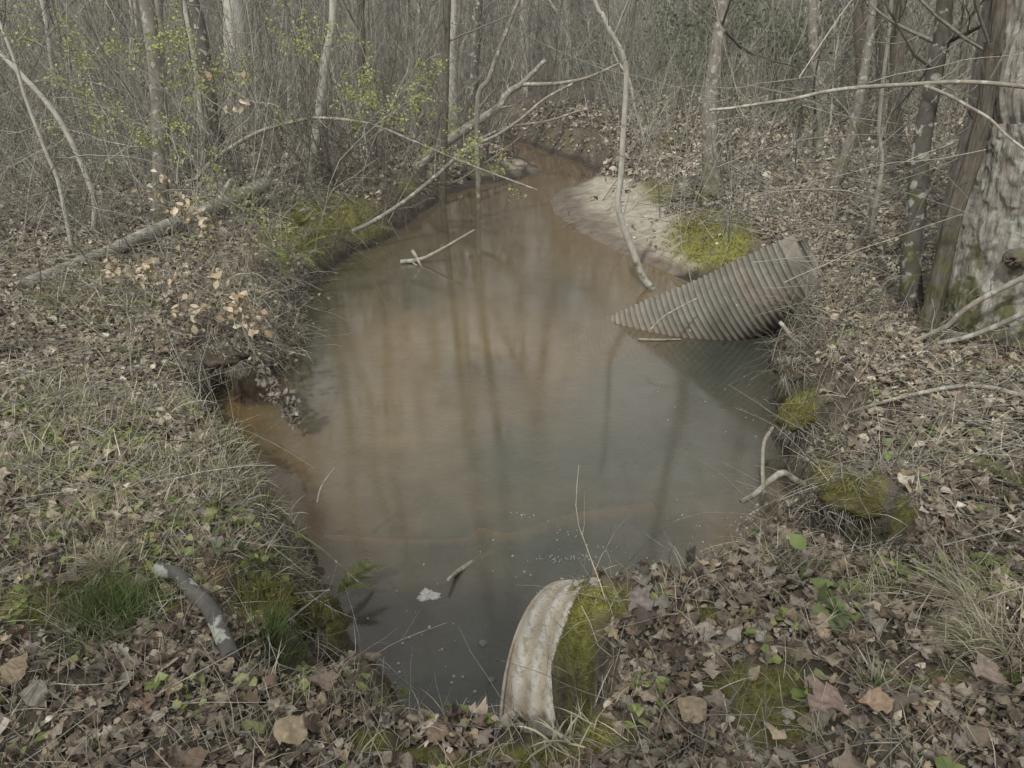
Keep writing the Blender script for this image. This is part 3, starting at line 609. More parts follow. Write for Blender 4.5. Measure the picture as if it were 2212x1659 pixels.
# broad small sprouts
sp = MB(); n = 30000; X, Y = sample(n, .9, 6.5); P, u, v, h, Nn = field(X, Y); k = (h > .12) & (rng.random(n) < .05 + .9 * ell(u, v, GRASSY)) & (vnoise(X * 7, Y * 7) > .45); P, Nn = P[k], Nn[k]
P5 = np.repeat(P, 5, 0) + rng.normal(0, .022, (len(P) * 5, 3)) * [1, 1, .5] + [0, 0, .03]; N5 = nrm(np.repeat(Nn, 5, 0) + rng.normal(0, .5, (len(P5), 3)))
leaves(sp, P5, N5, rng.uniform(.02, .055, len(P5)), 4, 3, 0, .2, cols(len(P5), [(.22,.27,.085),(.27,.31,.11),(.17,.22,.075),(.31,.33,.15)]))
tag(sp.build('ground_cover_sprouts', M_green), kind='stuff', label='small green weed sprouts among the litter on the banks', cat='weeds')
# moss pile
mo = MB()
def moss_fuzz(n, y0, y1, L, wd, keepy):
    X, Y = sample(n, y0, y1); P, u, v, h, Nn = field(X, Y); k = rng.random(n) < ell(u, v, MOSS) * sstep(.4, .62, vnoise(X * 6, Y * 6) * .6 + vnoise(X * 19, Y * 19) * .4 + .16) * 1.2; P, Nn = P[k], Nn[k]; n = len(P)
    d = nrm(Nn + rng.normal(0, .45, (n, 3))); W_ = walk(P - Nn * .003, d, rng.uniform(.5, 1.3, n) * L, 3, .15)
    blades(mo, W_, np.full((n, 3), wd) * np.array([1, .9, .2]), cols(n, [(.16,.165,.05),(.22,.215,.075),(.10,.11,.035),(.27,.255,.095),(.16,.135,.05)], .2)); return n
print('moss', moss_fuzz(450000, .8, 3, .014, .0032, 0), moss_fuzz(270000, 3, 7, .022, .006, 0), moss_fuzz(160000, 7, 12, .035, .012, 0))
tag(mo.build('moss', M_moss), kind='stuff', label='yellow green moss cushions on the banks', cat='moss')

# ------------------------------------------------------------------ trees
PAL_CROWN = [(.15,.14,.115),(.20,.19,.16),(.11,.10,.085),(.23,.215,.18)]
def trunk_mesh(mb, pts, radii, sides=18, n=40, noise_a=.06, flare=0., caps=False, seed=0, fur=0.):
    P = catmull(pts, n); t = np.linspace(0, len(radii) - 1, n); R = np.interp(t, np.arange(len(radii)), radii)
    s = np.concatenate([[0], np.cumsum(np.linalg.norm(np.diff(P, axis=0), axis=1))])
    T = nrm(np.gradient(P, axis=0)); ref = np.array([0, 1., 0.]) if abs(T.mean(0)[1]) < .8 else np.array([1., 0, 0])
    A = nrm(np.cross(T, ref)); B = np.cross(T, A); th = np.arange(sides) * 2 * np.pi / sides
    rr = R[:, None] * (1 + noise_a * 2.2 * (fbm(np.cos(th)[None] * 2 + seed, np.sin(th)[None] * 2 + s[:, None] * 2.2 + seed * 3, 3)))
    if fur:
        q_ = fbm(np.arange(sides)[None] * .55 + .8 * np.sin(s[:, None] * 5) , s[:, None] * 7 + 0 * th[None], 3); q2 = fbm(np.arange(sides)[None] * .16, s[:, None] * 2.2, 2)
        rr = rr + fur * (np.clip(np.abs(q_) * 5, 0, 1) - .6 + .8 * q2) * sstep(-2, 1, s)[:, None]
        rr[:, -1] = rr[:, -1]
    if flare:
        fl = np.exp(-s / (R[0] * 2.2)); lob = .5 + .5 * np.cos(th[None] * 4 + seed) * np.ones((n, 1)) * .8; rr = rr * (1 + flare * fl[:, None] * lob)
    V = P[:, None] + rr[..., None] * (A[:, None] * np.cos(th)[None, :, None] + B[:, None] * np.sin(th)[None, :, None])
    i = np.arange(n)[:, None] * sides; j = np.arange(sides)[None]; j2 = (j + 1) % sides
    F = np.stack([i[:-1] + j, i[:-1] + j2, i[1:] + j2, i[1:] + j], -1).reshape(-1, 4); mb.add(V, F)
    if caps:
        for k in (0, n - 1):
            mb.add(np.vstack([V[k], V[k].mean(0)]), [[q, (q + 1) % sides, sides] for q in range(sides)])
    return P, R
def crown_mesh(P, R, m1=9, m2=5, m3=4, lo=.35, lr=.35, spread=1.0, c=None, lr2=.5):
    mb = MB(); r = rng
    P1, R1 = spawn(P[None], R[None], m1, lo, .98, spread, lr, 9, .09, (0, 0, .08), .33)
    P2, R2 = spawn(P1, R1, m2, .2, .98, .75, lr2, 7, .14, (0, 0, .05), .6)
    P3, R3 = spawn(P2, np.maximum(R2, .004), m3, .15, .98, .7, .5, 5, .14, (0, 0, .02), .6)
    R1 = np.maximum(R1, .004); R2 = np.maximum(R2, .003); R3 = np.maximum(R3, .0025)
    for Pq, Rq_ in ((P1, R1), (P2, R2), (P3, R3)): tubes(mb, Pq, Rq_, 4 if Pq is P1 else 3, cols(len(Pq), c or PAL_TWIG))
    return mb
def tree(name, px, w0, w1, mat, label, group=None, cat='tree', height=11, base=None, flare=.5, lean=(0, 0), crown=True, m=(9, 5, 3), y=None, na=.06, top_r=.3, ccols=None, lo=.6, lr=.26, fur=0., sides=0, nn=70, vert=False):
    """px: list of (u,v) from the root up to the top of the frame"""
    b0 = atg(*px[0]) if base is None else base
    Y = b0[1] if y is None else y; b0 = aty(px[0][0], px[0][1], Y)
    n = len(px); pts = [aty(u, v, Y + lean[1] * (k / (n - 1))) for k, (u, v) in enumerate(px)]
    _, _, d = proj(np.array(pts)); rad_ = [(w0 * (1 - k / (n - 1)) + w1 * k / (n - 1)) / 2 * d[k] / FPX for k in range(n)]
    dirn = nrm(pts[-1] - pts[-2]); dirn = nrm(dirn + np.array([0, 0, .6])); top = pts[-1]; rest = max(height - top[2], 1.)
    gz = H(pts[0][0], pts[0][1]); pts[0] = pts[0] + np.array([0, 0, 0]); first = pts[0] - np.array([0, 0, .15 + max(pts[0][2] - gz, 0)])
    dirn = np.array([-.03, .0, 1.]) if vert else dirn; jx = 0 if vert else 1
    ext = [top + dirn * rest * f + jx * np.array([.25 * math.sin(5 * f + b0[0]), .2 * math.cos(4 * f), 0]) for f in (.33, .66, 1.)]
    rx = [rad_[-1] * q for q in (.85, .6, top_r * .5)]
    root = empty(name, (first[0], first[1], gz), label, cat, group)
    mb = MB(); P, R = trunk_mesh(mb, [first] + pts + ext, [rad_[0] * 1.03] + rad_ + rx, sides or (20 if rad_[0] > .04 else 10), nn, na, flare, seed=len(bpy.data.objects) % 17, fur=fur)
    mb.build('trunk', mat, root)
    if crown: crown_mesh(P, R, *m, lo=lo, lr=lr, c=ccols or PAL_CROWN).build('crown', M_twig, root)
    return root, P, R
T = tree
T('tree', [(347,480),(345,253),(316,0)], 34, 32, M_bark_grey, 'straight grey tree on the left bank rising just left of centre of the thicket', height=10)
T('tree', [(527,292),(520,250),(512,100),(505,0)], 58, 48, M_bark_pale, 'thickest pale grey tree behind the left bank', height=14)
T('sapling', [(437,372),(440,317),(425,160),(397,0)], 13, 11, M_bark_pale, 'slim pale sapling in front of the dark leaning trunk on the left bank', cat='sapling', height=7)
T('tree', [(470,372),(455,230),(430,60),(415,0)], 34, 26, M_bark_dark, 'dark leaning trunk behind the slim pale sapling on the left bank', height=9)
T('tree', [(668,392),(690,250),(703,133),(720,0)], 24, 17, M_bark_pale, 'pale curved tree that the arched green branch crosses, left of the creek', height=9)
T('sapling', [(203,503),(200,417),(127,257),(20,135),(-60,60)], 13, 10, M_bark_pale, 'crooked pale sapling leaning left on the left bank', cat='sapling', height=4.5)
T('sapling', [(158,550),(128,400),(100,330),(55,210),(20,100)], 9, 7, M_bark_pale, 'thin sapling left of the crooked pale one', cat='sapling', height=5)
T('sapling', [(125,290),(123,250),(110,120),(90,0)], 11, 9, M_bark_pale, 'upright thin sapling behind the crooked pale one', cat='sapling', height=8)
T('tree', [(652,262),(645,150),(640,0)], 26, 24, M_bark_grey, 'blurred grey tree between the thick pale tree and the curved one', height=14)
T('sapling', [(901,262),(901,130),(905,0)], 9, 8, M_bark_grey, 'slim upright sapling left of the flared pale trunk', cat='sapling', height=10)
T('tree', [(972,150),(976,60),(978,0)], 30, 22, M_bark_pale, 'far pale trunk with a flared foot behind the creek', height=16, y=17)
T('tree', [(1022,175),(1028,80),(1033,0)], 24, 21, M_bark_dark, 'far dark greenish trunk right of the flared pale one', height=16, y=16)
T('tree', [(1536,428),(1538,400),(1535,350),(1533,283),(1535,217),(1543,140),(1555,60),(1562,0)], 40, 25, M_bark_grey, 'mossy grey tree with spreading roots behind the yellow moss patch', height=13, flare=1.1)
T('tree', [(1797,408),(1822,350),(1842,283),(1858,200),(1875,100),(1887,0)], 24, 16, M_bark_grey, 'slender tree leaning right over the leaf litter, behind the long bare branch', height=11)
T('tree', [(1968,672),(1968,640),(1968,553),(1978,467),(1985,367),(1995,283),(2012,200),(2028,100),(2042,0)], 44, 33, M_bark_dark, 'dark tree with white lichen spots left of the big flaky trunk', height=11, flare=.7)
T('tree', [(2000,720),(2020,640),(2040,553),(2060,467),(2092,367),(2128,233),(2145,100),(2158,0)], 38, 30, M_bark_brown, 'brown leaning trunk pressed against the big flaky tree', height=12, flare=.5, fur=.011, sides=60, nn=300)
bt = atg(2150, 760)
r_, P_, R_ = T('tree', [(2322,765),(2318,600),(2320,400),(2318,200),(2316,0)], 620, 330, M_bark_big, 'huge tree with pale flaky bark at the right edge', height=13, flare=.0, y=bt[1] + .55, na=.08, m=(8, 5, 3), lo=.85, fur=.02, sides=260, nn=900, vert=True)
# burls on the big trunk
for (u, v, s) in ((2192, 560, .09),):
    th = np.linspace(0, 2 * np.pi, 16, endpoint=False); yb = bt[1] + .55; d = ray(u, v)
    # find the trunk surface along the ray
    for q in np.arange(2.5, 7, .01):
        p = CP + d * q; k = np.argmin(np.abs(P_[:, 2] - p[2])); 
        if np.linalg.norm(p[:2] - P_[k, :2]) < R_[k] * 1.02: break
    out = nrm(np.array([p[0] - P_[k, 0], p[1] - P_[k, 1], 0])); sd_ = np.cross(out, [0, 0, 1.])
    rings = []
    for f, hgt in ((1.3, -.03), (1.0, .0), (.75, .028), (.4, .035), (.08, .012)):
        rings.append([p + (math.cos(a_) * sd_ + math.sin(a_) * np.array([0, 0, .8])) * s * .7 * f * (1 + .15 * rng.normal()) + out * (hgt + .012 * rng.normal()) for a_ in th])
    V = np.array(rings).reshape(-1, 3); i = np.arange(4)[:, None] * 16; j = np.arange(16)[None]; F = np.stack([i + j, i + (j + 1) % 16, i + 16 + (j + 1) % 16, i + 16 + j], -1).reshape(-1, 4); bb = MB(); bb.add(V, F); bb.build('burl', M_bark_brown, r_)
# S-shaped sapling standing in the water
T('sapling', [(1408,626),(1405,620),(1388,598),(1371,553),(1348,493),(1335,443),(1341,383),(1346,300),(1350,233),(1353,160),(1345,117),(1318,67),(1301,30),(1285,0)], 16, 9, M_bark_pale, 'pale wavy sapling growing from the water beside the corrugated pipe', cat='sapling', height=6.5, base=at(1405, 623), flare=.6, na=.04, lo=.5)
T('sapling', [(1395,345),(1385,280),(1370,225),(1358,170)], 8, 5, M_bark_pale, 'short thin sapling behind the wavy pale one on the far right bank', cat='sapling', height=3.5)
T('sapling', [(1031,230),(1055,173),(1071,127),(1101,50),(1121,0)], 11, 8, M_bark_grey, 'slanting thin stem rising from the fallen tree across the creek', cat='sapling', height=6, y=at(1000,290)[1] * .55)
T('sapling', [(1880,520),(1887,470),(1905,350),(1898,280),(1910,150),(1925,0)], 9, 7, M_bark_pale, 'thin kinked sapling between the leaning tree and the dark tree', cat='sapling', height=7)
T('sapling', [(1845,600),(1858,520),(1880,460),(1865,350),(1835,250)], 7, 4, M_bark_grey, 'thin grey sapling at the back of the corrugated pipe rim', cat='sapling', height=3.2)
# far slender trees, told apart by nothing
grp = 'slender bare trees standing in the far wood'
rt = np.random.default_rng(21)
for k in range(34):
    u = rt.uniform(-100, 2300); y = rt.uniform(13, 26); x = (u - 1106) / FPX * y
    if abs(u - 1150) < 120 or abs(u - 1330) < 70 or abs(u - 1550) < 40: continue
    h0 = H(x, y); uu, vv, _ = proj(np.array([x, y, h0])); w_ = rt.uniform(.08, .26) / y * FPX; ln = rt.normal(0, 14)
    T('tree', [(uu, vv), (uu + ln * .5, vv * .5), (uu + ln, 0 if vv > 30 else vv - 60)], w_, w_ * .85, [M_bark_grey, M_bark_pale, M_bark_brown][k % 3], 'bare slender tree standing in the far wood', grp, height=rt.uniform(9, 15), y=y, m=(7, 4, 3), lo=.2)

# ------------------------------------------------------------------ branches, logs and roots one can point at
def limb(name, px, w0, w1, mat, label, cat, group=None, y=None, ground_off=None, kids=0, caps=True, na=.05, water_z=None, klen=.5, sides=12):
    if ground_off is not None: pts = []; 
    pts = []
    for q in px:
        if len(q) == 3: pts.append(aty(q[0], q[1], q[2]))
        elif ground_off is not None: g_ = ground_off[len(pts)] if isinstance(ground_off, list) else ground_off; e_ = atg(q[0], q[1], g_ - .03); pts.append(e_)
        elif water_z is not None: pts.append(at(q[0], q[1], water_z[len(pts)] if isinstance(water_z, list) else water_z))
        else: pts.append(aty(q[0], q[1], y))
    n = len(pts); _, _, d = proj(np.array(pts)); R = [(w0 + (w1 - w0) * k / (n - 1)) / 2 * d[k] / FPX for k in range(n)]
    mb = MB(); P, Rr_ = trunk_mesh(mb, pts, R, sides, max(24, n * 7), na, 0, caps, seed=len(bpy.data.objects) % 13)
    if kids:
        root = empty(name, tuple(pts[0]), label, cat, group); mb.build('stem', mat, root)
        kb = MB(); P1, R1 = spawn(P[None], Rr_[None], kids, .1, .98, .8, klen, 7, .12, (0, 0, .04), .45); R1 = np.maximum(R1, .0018)
        P2, R2 = spawn(P1, R1, 3, .2, .95, .7, .5, 5, .12, (0, 0, .02), .6); R2 = np.maximum(R2, .0014)
        tubes(kb, P1, R1, 4, cols(len(P1), PAL_TWIG)); tubes(kb, P2, R2, 3, cols(len(P2), PAL_TWIG)); kb.build('sprays', M_twig, root); return root, P, P1, P2
    return tag(mb.build(name, mat), label, cat, group), P, None, None
yl = atg(333, 520)[1]
limb('fallen_log', [(60,612),(217,552),(333,500),(477,440),(572,398)], 28, 30, M_bark_log, 'weathered grey log lying across the left bank', 'log', ground_off=[.06, .08, .14, .22, .32])
limb('broken_branch', [(498,470),(488,420),(500,388)], 34, 10, M_bark_log, 'splintered pale stump leaning against the log on the left bank', 'stump', ground_off=None, y=atg(490,470)[1])
ya = atg(440, 400)[1]
arch = limb('arched_branch', [(425,385,ya),(440,367,ya),(490,325,ya),(560,285,ya+.1),(640,262,ya+.2),(695,255,ya+.2),(800,268,ya+.2),(900,308,ya+.1),(1000,350,ya),(1100,388,ya-.1),(1160,410,ya-.2)], 11, 3, M_br_pale, 'long pale branch arching over the left bank towards the creek', 'branch', kids=7, klen=.14)
yf = at(850, 400)[1] * .93
FT = limb('fallen_tree', [(840,388,yf),(890,368,yf+.1),(950,318,yf+.3),(1003,281,yf+.5),(1038,258,yf+.6),(1075,233,yf+.7),(1098,200,yf+.8),(1128,180,yf+.9),(1178,130,yf+1.)], 28, 9, M_br_grey, 'grey fallen tree leaning from the left bank over the creek mouth', 'fallen tree', kids=8, klen=.35)
limb('bare_branch', [(1128,183,yf+.9),(1205,180,yf+.7),(1271,167,yf+.6),(1338,137,yf+.4)], 9, 5, M_br_pale, 'pale branch reaching right from the fork of the fallen tree', 'branch', kids=5, klen=.3)
yd = at(800, 540)[1] * .98
limb('dead_branch', [(760,500,yd),(798,483,yd+.2),(871,437,yd+.6),(938,383,yd+1),(971,353,yd+1.3),(1005,323,yd+1.6),(1071,293,yd+2),(1121,260,yd+2.2),(1178,213,yd+2.4),(1238,180,yd+2.5)], 10, 5, M_br_grey, 'long thin dead branch slanting over the water below the fallen tree', 'branch', kids=9, klen=.22)
limb('dead_branch', [(885,362,yf+.2),(891,373,yf+.1),(918,407,yf-.3),(941,452,yf-.8)], 11, 7, M_br_pale, 'short pale branch dipping from the fallen tree root into the water', 'branch')
limb('dead_branch', [(1010,330,yf+1.2),(1040,300,yf+1.4),(1100,275,yf+1.6),(1180,262,yf+1.9),(1250,240,yf+2.1)], 8, 4, M_br_grey, 'dark branch lying behind the fallen tree at the creek bend', 'branch', kids=4, klen=.25)
yw = at(900, 570)[1]
limb('floating_stick', [(865,566,yw),(910,560,yw+.05),(951,540,yw+.05),(1025,497,yw+.1)], 11, 5, M_br_pale, 'forked stick rising out of the water near the left shore', 'stick', kids=3, klen=.35)
limb('floating_stick', [(890,540,yw),(905,565,yw-.05),(912,582,yw-.1)], 8, 5, M_br_pale, 'short stub crossing the forked stick in the water', 'stick')
limb('hanging_branch', [(1532,238,4.6),(1585,233,4.55),(1648,223,4.5),(1708,215,4.45),(1775,200,4.4),(1842,190,4.3),(1958,183,4.2),(2075,177,4.1),(2192,185,4.),(2330,205,3.9)], 6, 10, M_br_pale, 'long bare branch with a snapped tip hanging across the upper right', 'branch', kids=14, klen=.22)
limb('hanging_branch', [(1990,183,4.17),(2042,203,4.1),(2092,230,4.05),(2138,257,4.),(2175,293,3.9),(2230,335,3.8)], 8, 5, M_br_pale, 'side shoot of the long bare branch drooping before the flaky trunk', 'branch', kids=6, klen=.3)
yr = atg(1975, 745)[1]
limb('dead_branch', [(1968,740,yr),(2042,706,yr-.1),(2075,676,yr-.15),(2125,643,yr-.2),(2212,600,yr-.3),(2300,560,yr-.4)], 10, 13, M_br_pale, 'pale smooth branch rising in front of the foot of the flaky trunk', 'branch', kids=6, klen=.25)
limb('dead_branch', [(2022,742,yr-.1),(2092,727,yr-.2),(2158,702,yr-.3),(2212,678,yr-.4),(2300,650,yr-.5)], 10, 14, M_br_pale, 'tan branch below the pale smooth one at the right edge', 'branch', kids=4, klen=.3)
limb('dead_branch', [(1840,890),(1918,866),(1992,848),(2075,834),(2142,838),(2230,860)], 7, 11, M_br_pale, 'curved pale branch lying on the litter right of the pool', 'branch', ground_off=.10, kids=6, klen=.25)
limb('dead_branch', [(1685,696,5.6),(1725,740,5.4),(1775,760,5.2),(1842,783,5.0),(1908,806,4.85)], 9, 5, M_br_pale, 'thin pale branch below the corrugated pipe rim', 'branch', kids=6, klen=.35)
limb('dead_branch', [(1655,1090,3.45),(1648,1040,3.5),(1650,960,3.7),(1668,925,3.9)], 9, 8, M_br_pale, 'upright pale stick standing in the water at the right shore', 'stick', kids=3, klen=.3)
limb('exposed_root', [(1735,1048,3.45),(1712,1035,3.4),(1690,1022,3.35),(1662,1040,3.3),(1630,1068,3.25),(1600,1085,3.22)], 18, 11, M_bark_log, 'curved bare root arching from the right bank into the water', 'root')
limb('exposed_root', [(1720,1085,3.25),(1800,1050,3.25),(1860,1045,3.3),(1900,1050,3.35)], 16, 12, M_bark_log, 'root spanning the top of the dark hollow in the right bank', 'root')
limb('tree_root', [(340,1226),(352,1234),(383,1240),(417,1278),(447,1306),(467,1342),(486,1386),(500,1420)], 30, 36, M_root, 'thick dark root with pale lichen bulging from the lower left bank', 'root', ground_off=.085, na=.10)
limb('reed_stem', [(528,1292,2.25),(600,1286,2.3),(712,1275,2.4)], 5, 4, M_br_pale, 'straight straw stem lying level above the lower left bank edge', 'stem')
limb('white_stick', [(-20,885),(0,902),(60,942),(112,975)], 6, 5, M_br_pale, 'whitish straight stick at the left edge', 'stick', ground_off=.06)
limb('submerged_branch', [(700,1160),(855,1173),(1005,1172),(1038,1153),(1105,1166),(1205,1135),(1305,1118),(1410,1106)], 13, 44, bark('sunken_wood', (.50,.31,.16), (.74,.50,.29), 20), 'orange brown branch sunken just under the surface near the culvert', 'branch', water_z=[-.028, -.034, -.044, -.052, -.058, -.060, -.064, -.072])
limb('submerged_branch', [(1110,1168,2.95+.2),(1060,1195,3.05),(1000,1228,2.93),(968,1252,2.85)], 12, 8, M_bark_brown, 'pale broken stick end poking out of the water beside the foam', 'stick') if False else None
pA = at(1085, 1178, -.06); pB = at(1002, 1226, .0); pC = at(968, 1252, .055)
mb = MB(); trunk_mesh(mb, [pA, pB, pC], [.02, .014, .008], 10, 20, .08, 0, True); tag(mb.build('broken_stick', M_br_pale), 'pale broken stick end poking out of the pool above the foam blob', 'stick')
limb('thin_twig', [(685,1085,3.05),(695,1050,3.1),(723,1010,3.15)], 5, 3, M_br_pale, 'short pale twig standing out of the water at the left', 'twig')
limb('dark_twig', [(650,1155,2.7),(700,1190,2.62),(760,1245,2.5),(800,1275,2.42)], 5, 4, M_bark_dark, 'dark twig with a dead leaf sticking over the water at the lower left', 'twig', kids=3, klen=.2)
limb('floating_stick', [(1378,733),(1420,734),(1470,733)], 6, 4, M_br_pale, 'pale stick floating in front of the corrugated pipe', 'stick', water_z=.012)
limb('thin_stick', [(1405,712,6.1),(1440,680,6.2),(1505,645,6.35)], 4, 3, M_br_pale, 'thin straight stick leaning on the corrugated pipe', 'stick')
# wooden stake
m_st = bark('old_stake_wood', (.05,.045,.04), (.13,.115,.10), 30, .1)
ys = at(1490, 1262, .55)[1] + .05; mb = MB(); p0 = aty(1486, 1265, ys); p1 = aty(1493, 1183, ys)
wv4 = .5 * 20 * proj(p0)[2] / FPX; V = []
for k, f in enumerate((0, .35, .7, 1)):
    c_ = p0 * (1 - f) + p1 * f - (np.array([0, 0, .3]) if k == 0 else 0); ww = wv4 * (1.05 - .15 * f)
    V += [c_ + np.array([sx_ * ww, sy_ * ww * .4, .012 * sx_ * (k == 3)]) for sx_, sy_ in ((-1, -1), (1, -1), (1, 1), (-1, 1))]
F = [[k * 4 + j, k * 4 + (j + 1) % 4, k * 4 + 4 + (j + 1) % 4, k * 4 + 4 + j] for k in range(3) for j in range(4)] + [[12, 13, 14, 15]]
mb.add(V, F); tag(mb.build('wooden_stake', m_st, smooth=False), 'dark wooden stake standing at the water behind the culvert mound', 'stake')

# ------------------------------------------------------------------ foam
m, t, b = newmat('foam'); v = mp(t); t.links.new(ramp(t, noise(t, v, 60, 3), [(.35, (.24, .24, .225)), (.65, (.42, .42, .40))]), b.inputs['Base Color']); b.inputs['Roughness'].default_value = .5; bump(t, b, noise(t, v, 90, 2), .5, .004); M_foam = m
def blob(mb, x, y, rx, ry, h=.004, n=18, rag=.25, z=.003):
    th = np.linspace(0, 2 * np.pi, n, endpoint=False); r = 1 + rag * np.array([math.sin(3 * a + x * 40) * .5 + rng.normal() * .3 for a in th])
    o = np.stack([x + rx * r * np.cos(th), y + ry * r * np.sin(th), 0 * th + z - .004], -1); i = np.stack([x + rx * r * .8 * np.cos(th), y + ry * r * .8 * np.sin(th), 0 * th + z + h], -1)
    V = np.vstack([o, i, [[x, y, z + h * 1.2]]]); F = [[k, (k + 1) % n, n + (k + 1) % n, n + k] for k in range(n)]; mb.add(V, F); mb.add(V[n:], [[k, (k + 1) % n, n] for k in range(n)])
mb = MB(); p = at(926, 1286); blob(mb, p[0], p[1], .055, .045, .002, 40, .4); tag(mb.build('foam_blob', M_foam), 'white foam blob floating near the left bottom of the pool', 'foam')
fm = MB()
for (u0, v0, u1, v1, n, s) in ((1160,1210,1290,1203,46,.006),(1160,1285,1262,1270,60,.007),(1220,1262,1290,1255,30,.006),(1120,1235,1180,1215,14,.008),(1600,1145,1648,1095,26,.012),(1560,1160,1640,1145,16,.010),(1650,930,1540,860,10,.008),(1480,820,1680,1000,14,.006),(780,1150,1150,1600,22,.006),(1100,1100,1450,1240,30,.006),(1440,1100,1700,1190,26,.006),(820,1340,1060,1560,26,.010)):
    for k in range(n):
        f = rng.random(); j = 60 if n < 30 and s != .012 else 9; p = at(u0 + (u1 - u0) * f + rng.normal(0, j), v0 + (v1 - v0) * f + rng.normal(0, j * .5)); q = s * rng.uniform(.2, .85)
        if p[0] ** 2 >= 0 and H(p[0], p[1]) < -.02: blob(fm, p[0], p[1], q, q, .003, 8, .2)
tag(fm.build('foam_flecks', M_foam), kind='stuff', label='small flecks and strings of foam drifting on the pool', cat='foam')
m, t, b = newmat('bubble_film'); b.inputs['Base Color'].default_value = (.35, .35, .33, 1); b.inputs['Roughness'].default_value = .08; b.inputs['Transmission Weight'].default_value = .0; b.inputs['Alpha'].default_value = .35; M_bub = m
for (u, v, s) in ((1043,1391,.022),(1063,1470,.018),(723,1215,.0),(1046,1388,0)):
    if not s: continue
    p = at(u, v); mb = MB(); V = []; 
    for k in range(6):
        e = k / 5 * math.pi / 2 * .98; V += [[p[0] + s * math.cos(e) * math.cos(a), p[1] + s * math.cos(e) * math.sin(a), .002 + s * .7 * math.sin(e)] for a in np.linspace(0, 2 * np.pi, 16, endpoint=False)]
    F = [[k * 16 + j, k * 16 + (j + 1) % 16, k * 16 + 16 + (j + 1) % 16, k * 16 + 16 + j] for k in range(5) for j in range(16)]
    mb.add(V, F); tag(mb.build('water_bubble', M_bub), 'larger clear bubble left of the culvert rim' if u < 1050 else 'smaller clear bubble touching the culvert rim', 'bubble')

# ------------------------------------------------------------------ ferns, sprays of leaves, tufts
def fern(u, v, label, n=5, L=.38, dirv=(.3, -.3, -.1), group='evergreen ferns hanging on the left bank', pal=None, w=.075):
    p = atg(u, v) + np.array([0, -.03, .08]); d = nrm(np.array(dirv) + rng.normal(0, .3, (n, 3)) + np.array([0, 0, .5])); Ls = rng.uniform(.6, 1.1, n) * L
    W_ = walk(np.repeat(p[None], n, 0), d, Ls, 22, .04, (dirv[0] * .03, dirv[1] * .03, -.045)); W_[..., 2] = np.maximum(W_[..., 2], np.maximum(H(W_[..., 0], W_[..., 1]), 0) + .03); root = empty('fern', tuple(p), label, 'fern', group)
    for i in range(n):
        mb = MB(); P = W_[i]; T_ = nrm(np.gradient(P, axis=0)); nn = nrm(np.cross(T_, np.cross(np.array([0, 0, 1.]), T_) + 1e-4)); S = nrm(np.cross(T_, nn))
        t_ = np.linspace(0, 1, 22); wl = w * np.sin(np.pi * np.clip(t_ * .9 + .08, 0, 1)) ** .7 * Ls[i] / L
        for sg in (-1, 1):
            d0 = S * sg * .9 + T_ * .35 - np.array([0, 0, .15]); Pq = P[:, None] + d0[:, None] * (np.linspace(0, 1, 4)[None, :, None] * wl[:, None, None])
            blades(mb, Pq[2:], np.full((20, 4), .2 * w) * [1, 1, .7, .1], cols(20, pal or [(.22,.27,.06),(.28,.32,.09),(.17,.21,.05)]), side=T_[2:, None, :] * 0 + np.cross(T_, S)[2:, None, :])
        tubes(mb, P[None], np.full((1, 22), .0018), 4, np.array([[.2, .17, .08]])); mb.build('frond', M_green, root)
fern(592, 560, 'longest bright fern hanging down the left bank to the water', 6, .62, (.35, -.6, -.3))
fern(650, 560, 'fern just right of the longest hanging fern', 5, .5, (.4, -.4, -.3))
fern(655, 505, 'fern spreading above the other two on the left bank', 7, .45, (.3, -.2, .1), pal=[(.26,.29,.09),(.30,.31,.11)])
fern(1505, 452, 'small pale fern beside the yellow moss patch', 5, .32, (0, -.3, .2), group=None)
fern(735, 1300, 'dark green fern at the edge of the lower left bank', 5, .26, (.5, .1, .1), group=None, w=.04, pal=[(.10,.13,.04),(.13,.15,.05)])
fern(2190, 1080, 'dark green fern at the right edge above the litter', 5, .3, (-.4, -.1, .2), group=None, w=.04, pal=[(.10,.13,.04),(.13,.15,.05)])
def grass_tuft(u, v, label, n, L, pal, wd, rx=.06, lean=.45, dirb=(0, 0, 0), droop=.15):
    p = atg(u, v); mb = MB(); P = p + np.c_[rng.normal(0, rx, n), rng.normal(0, rx * .7, n), np.zeros(n)]; P[:, 2] = H(P[:, 0], P[:, 1])
    d = nrm(np.array([0, 0, 1.]) + np.array(dirb) + rng.normal(0, lean, (n, 3))); tuft_blades(mb, P, None, rng.uniform(.5, 1.1, n) * L, rng.uniform(.7, 1.3, n) * wd, pal, lean, 5, droop, d)
    return tag(mb.build('grass_tuft', M_grass), label, 'grass tuft', 'grass tufts on the banks')
GG = [(.11,.16,.05),(.14,.20,.06),(.085,.13,.04),(.2,.22,.1)]
grass_tuft(258, 1335, 'dense bright green grass tuft between the moss cushion and the lichened root', 900, .17, GG, .0026, .065, .4, (.1, .1, 0))
grass_tuft(215, 1375, 'lower green grass tuft below the dense bright one', 600, .13, GG + PAL_DRYG[:2], .0026, .08, .5, (-.1, -.1, 0))
grass_tuft(232, 1240, 'pale drooping straw tuft over the small moss hump', 160, .17, PAL_DRYG, .003, .02, .5, (0, -.3, 0), .3)
grass_tuft(585, 1400, 'tall thin green tuft at the edge of the undercut bank', 60, .26, GG, .0045, .015, .22, (.25, .1, 0), .06)
grass_tuft(575, 1420, 'short green tuft at the foot of the tall thin one', 120, .12, GG, .003, .04, .4)
grass_tuft(470, 975, 'pale green tuft leaning over the water at the left shore', 220, .2, GG + PAL_DRYG, .005, .07, .35, (.5, -.1, 0))
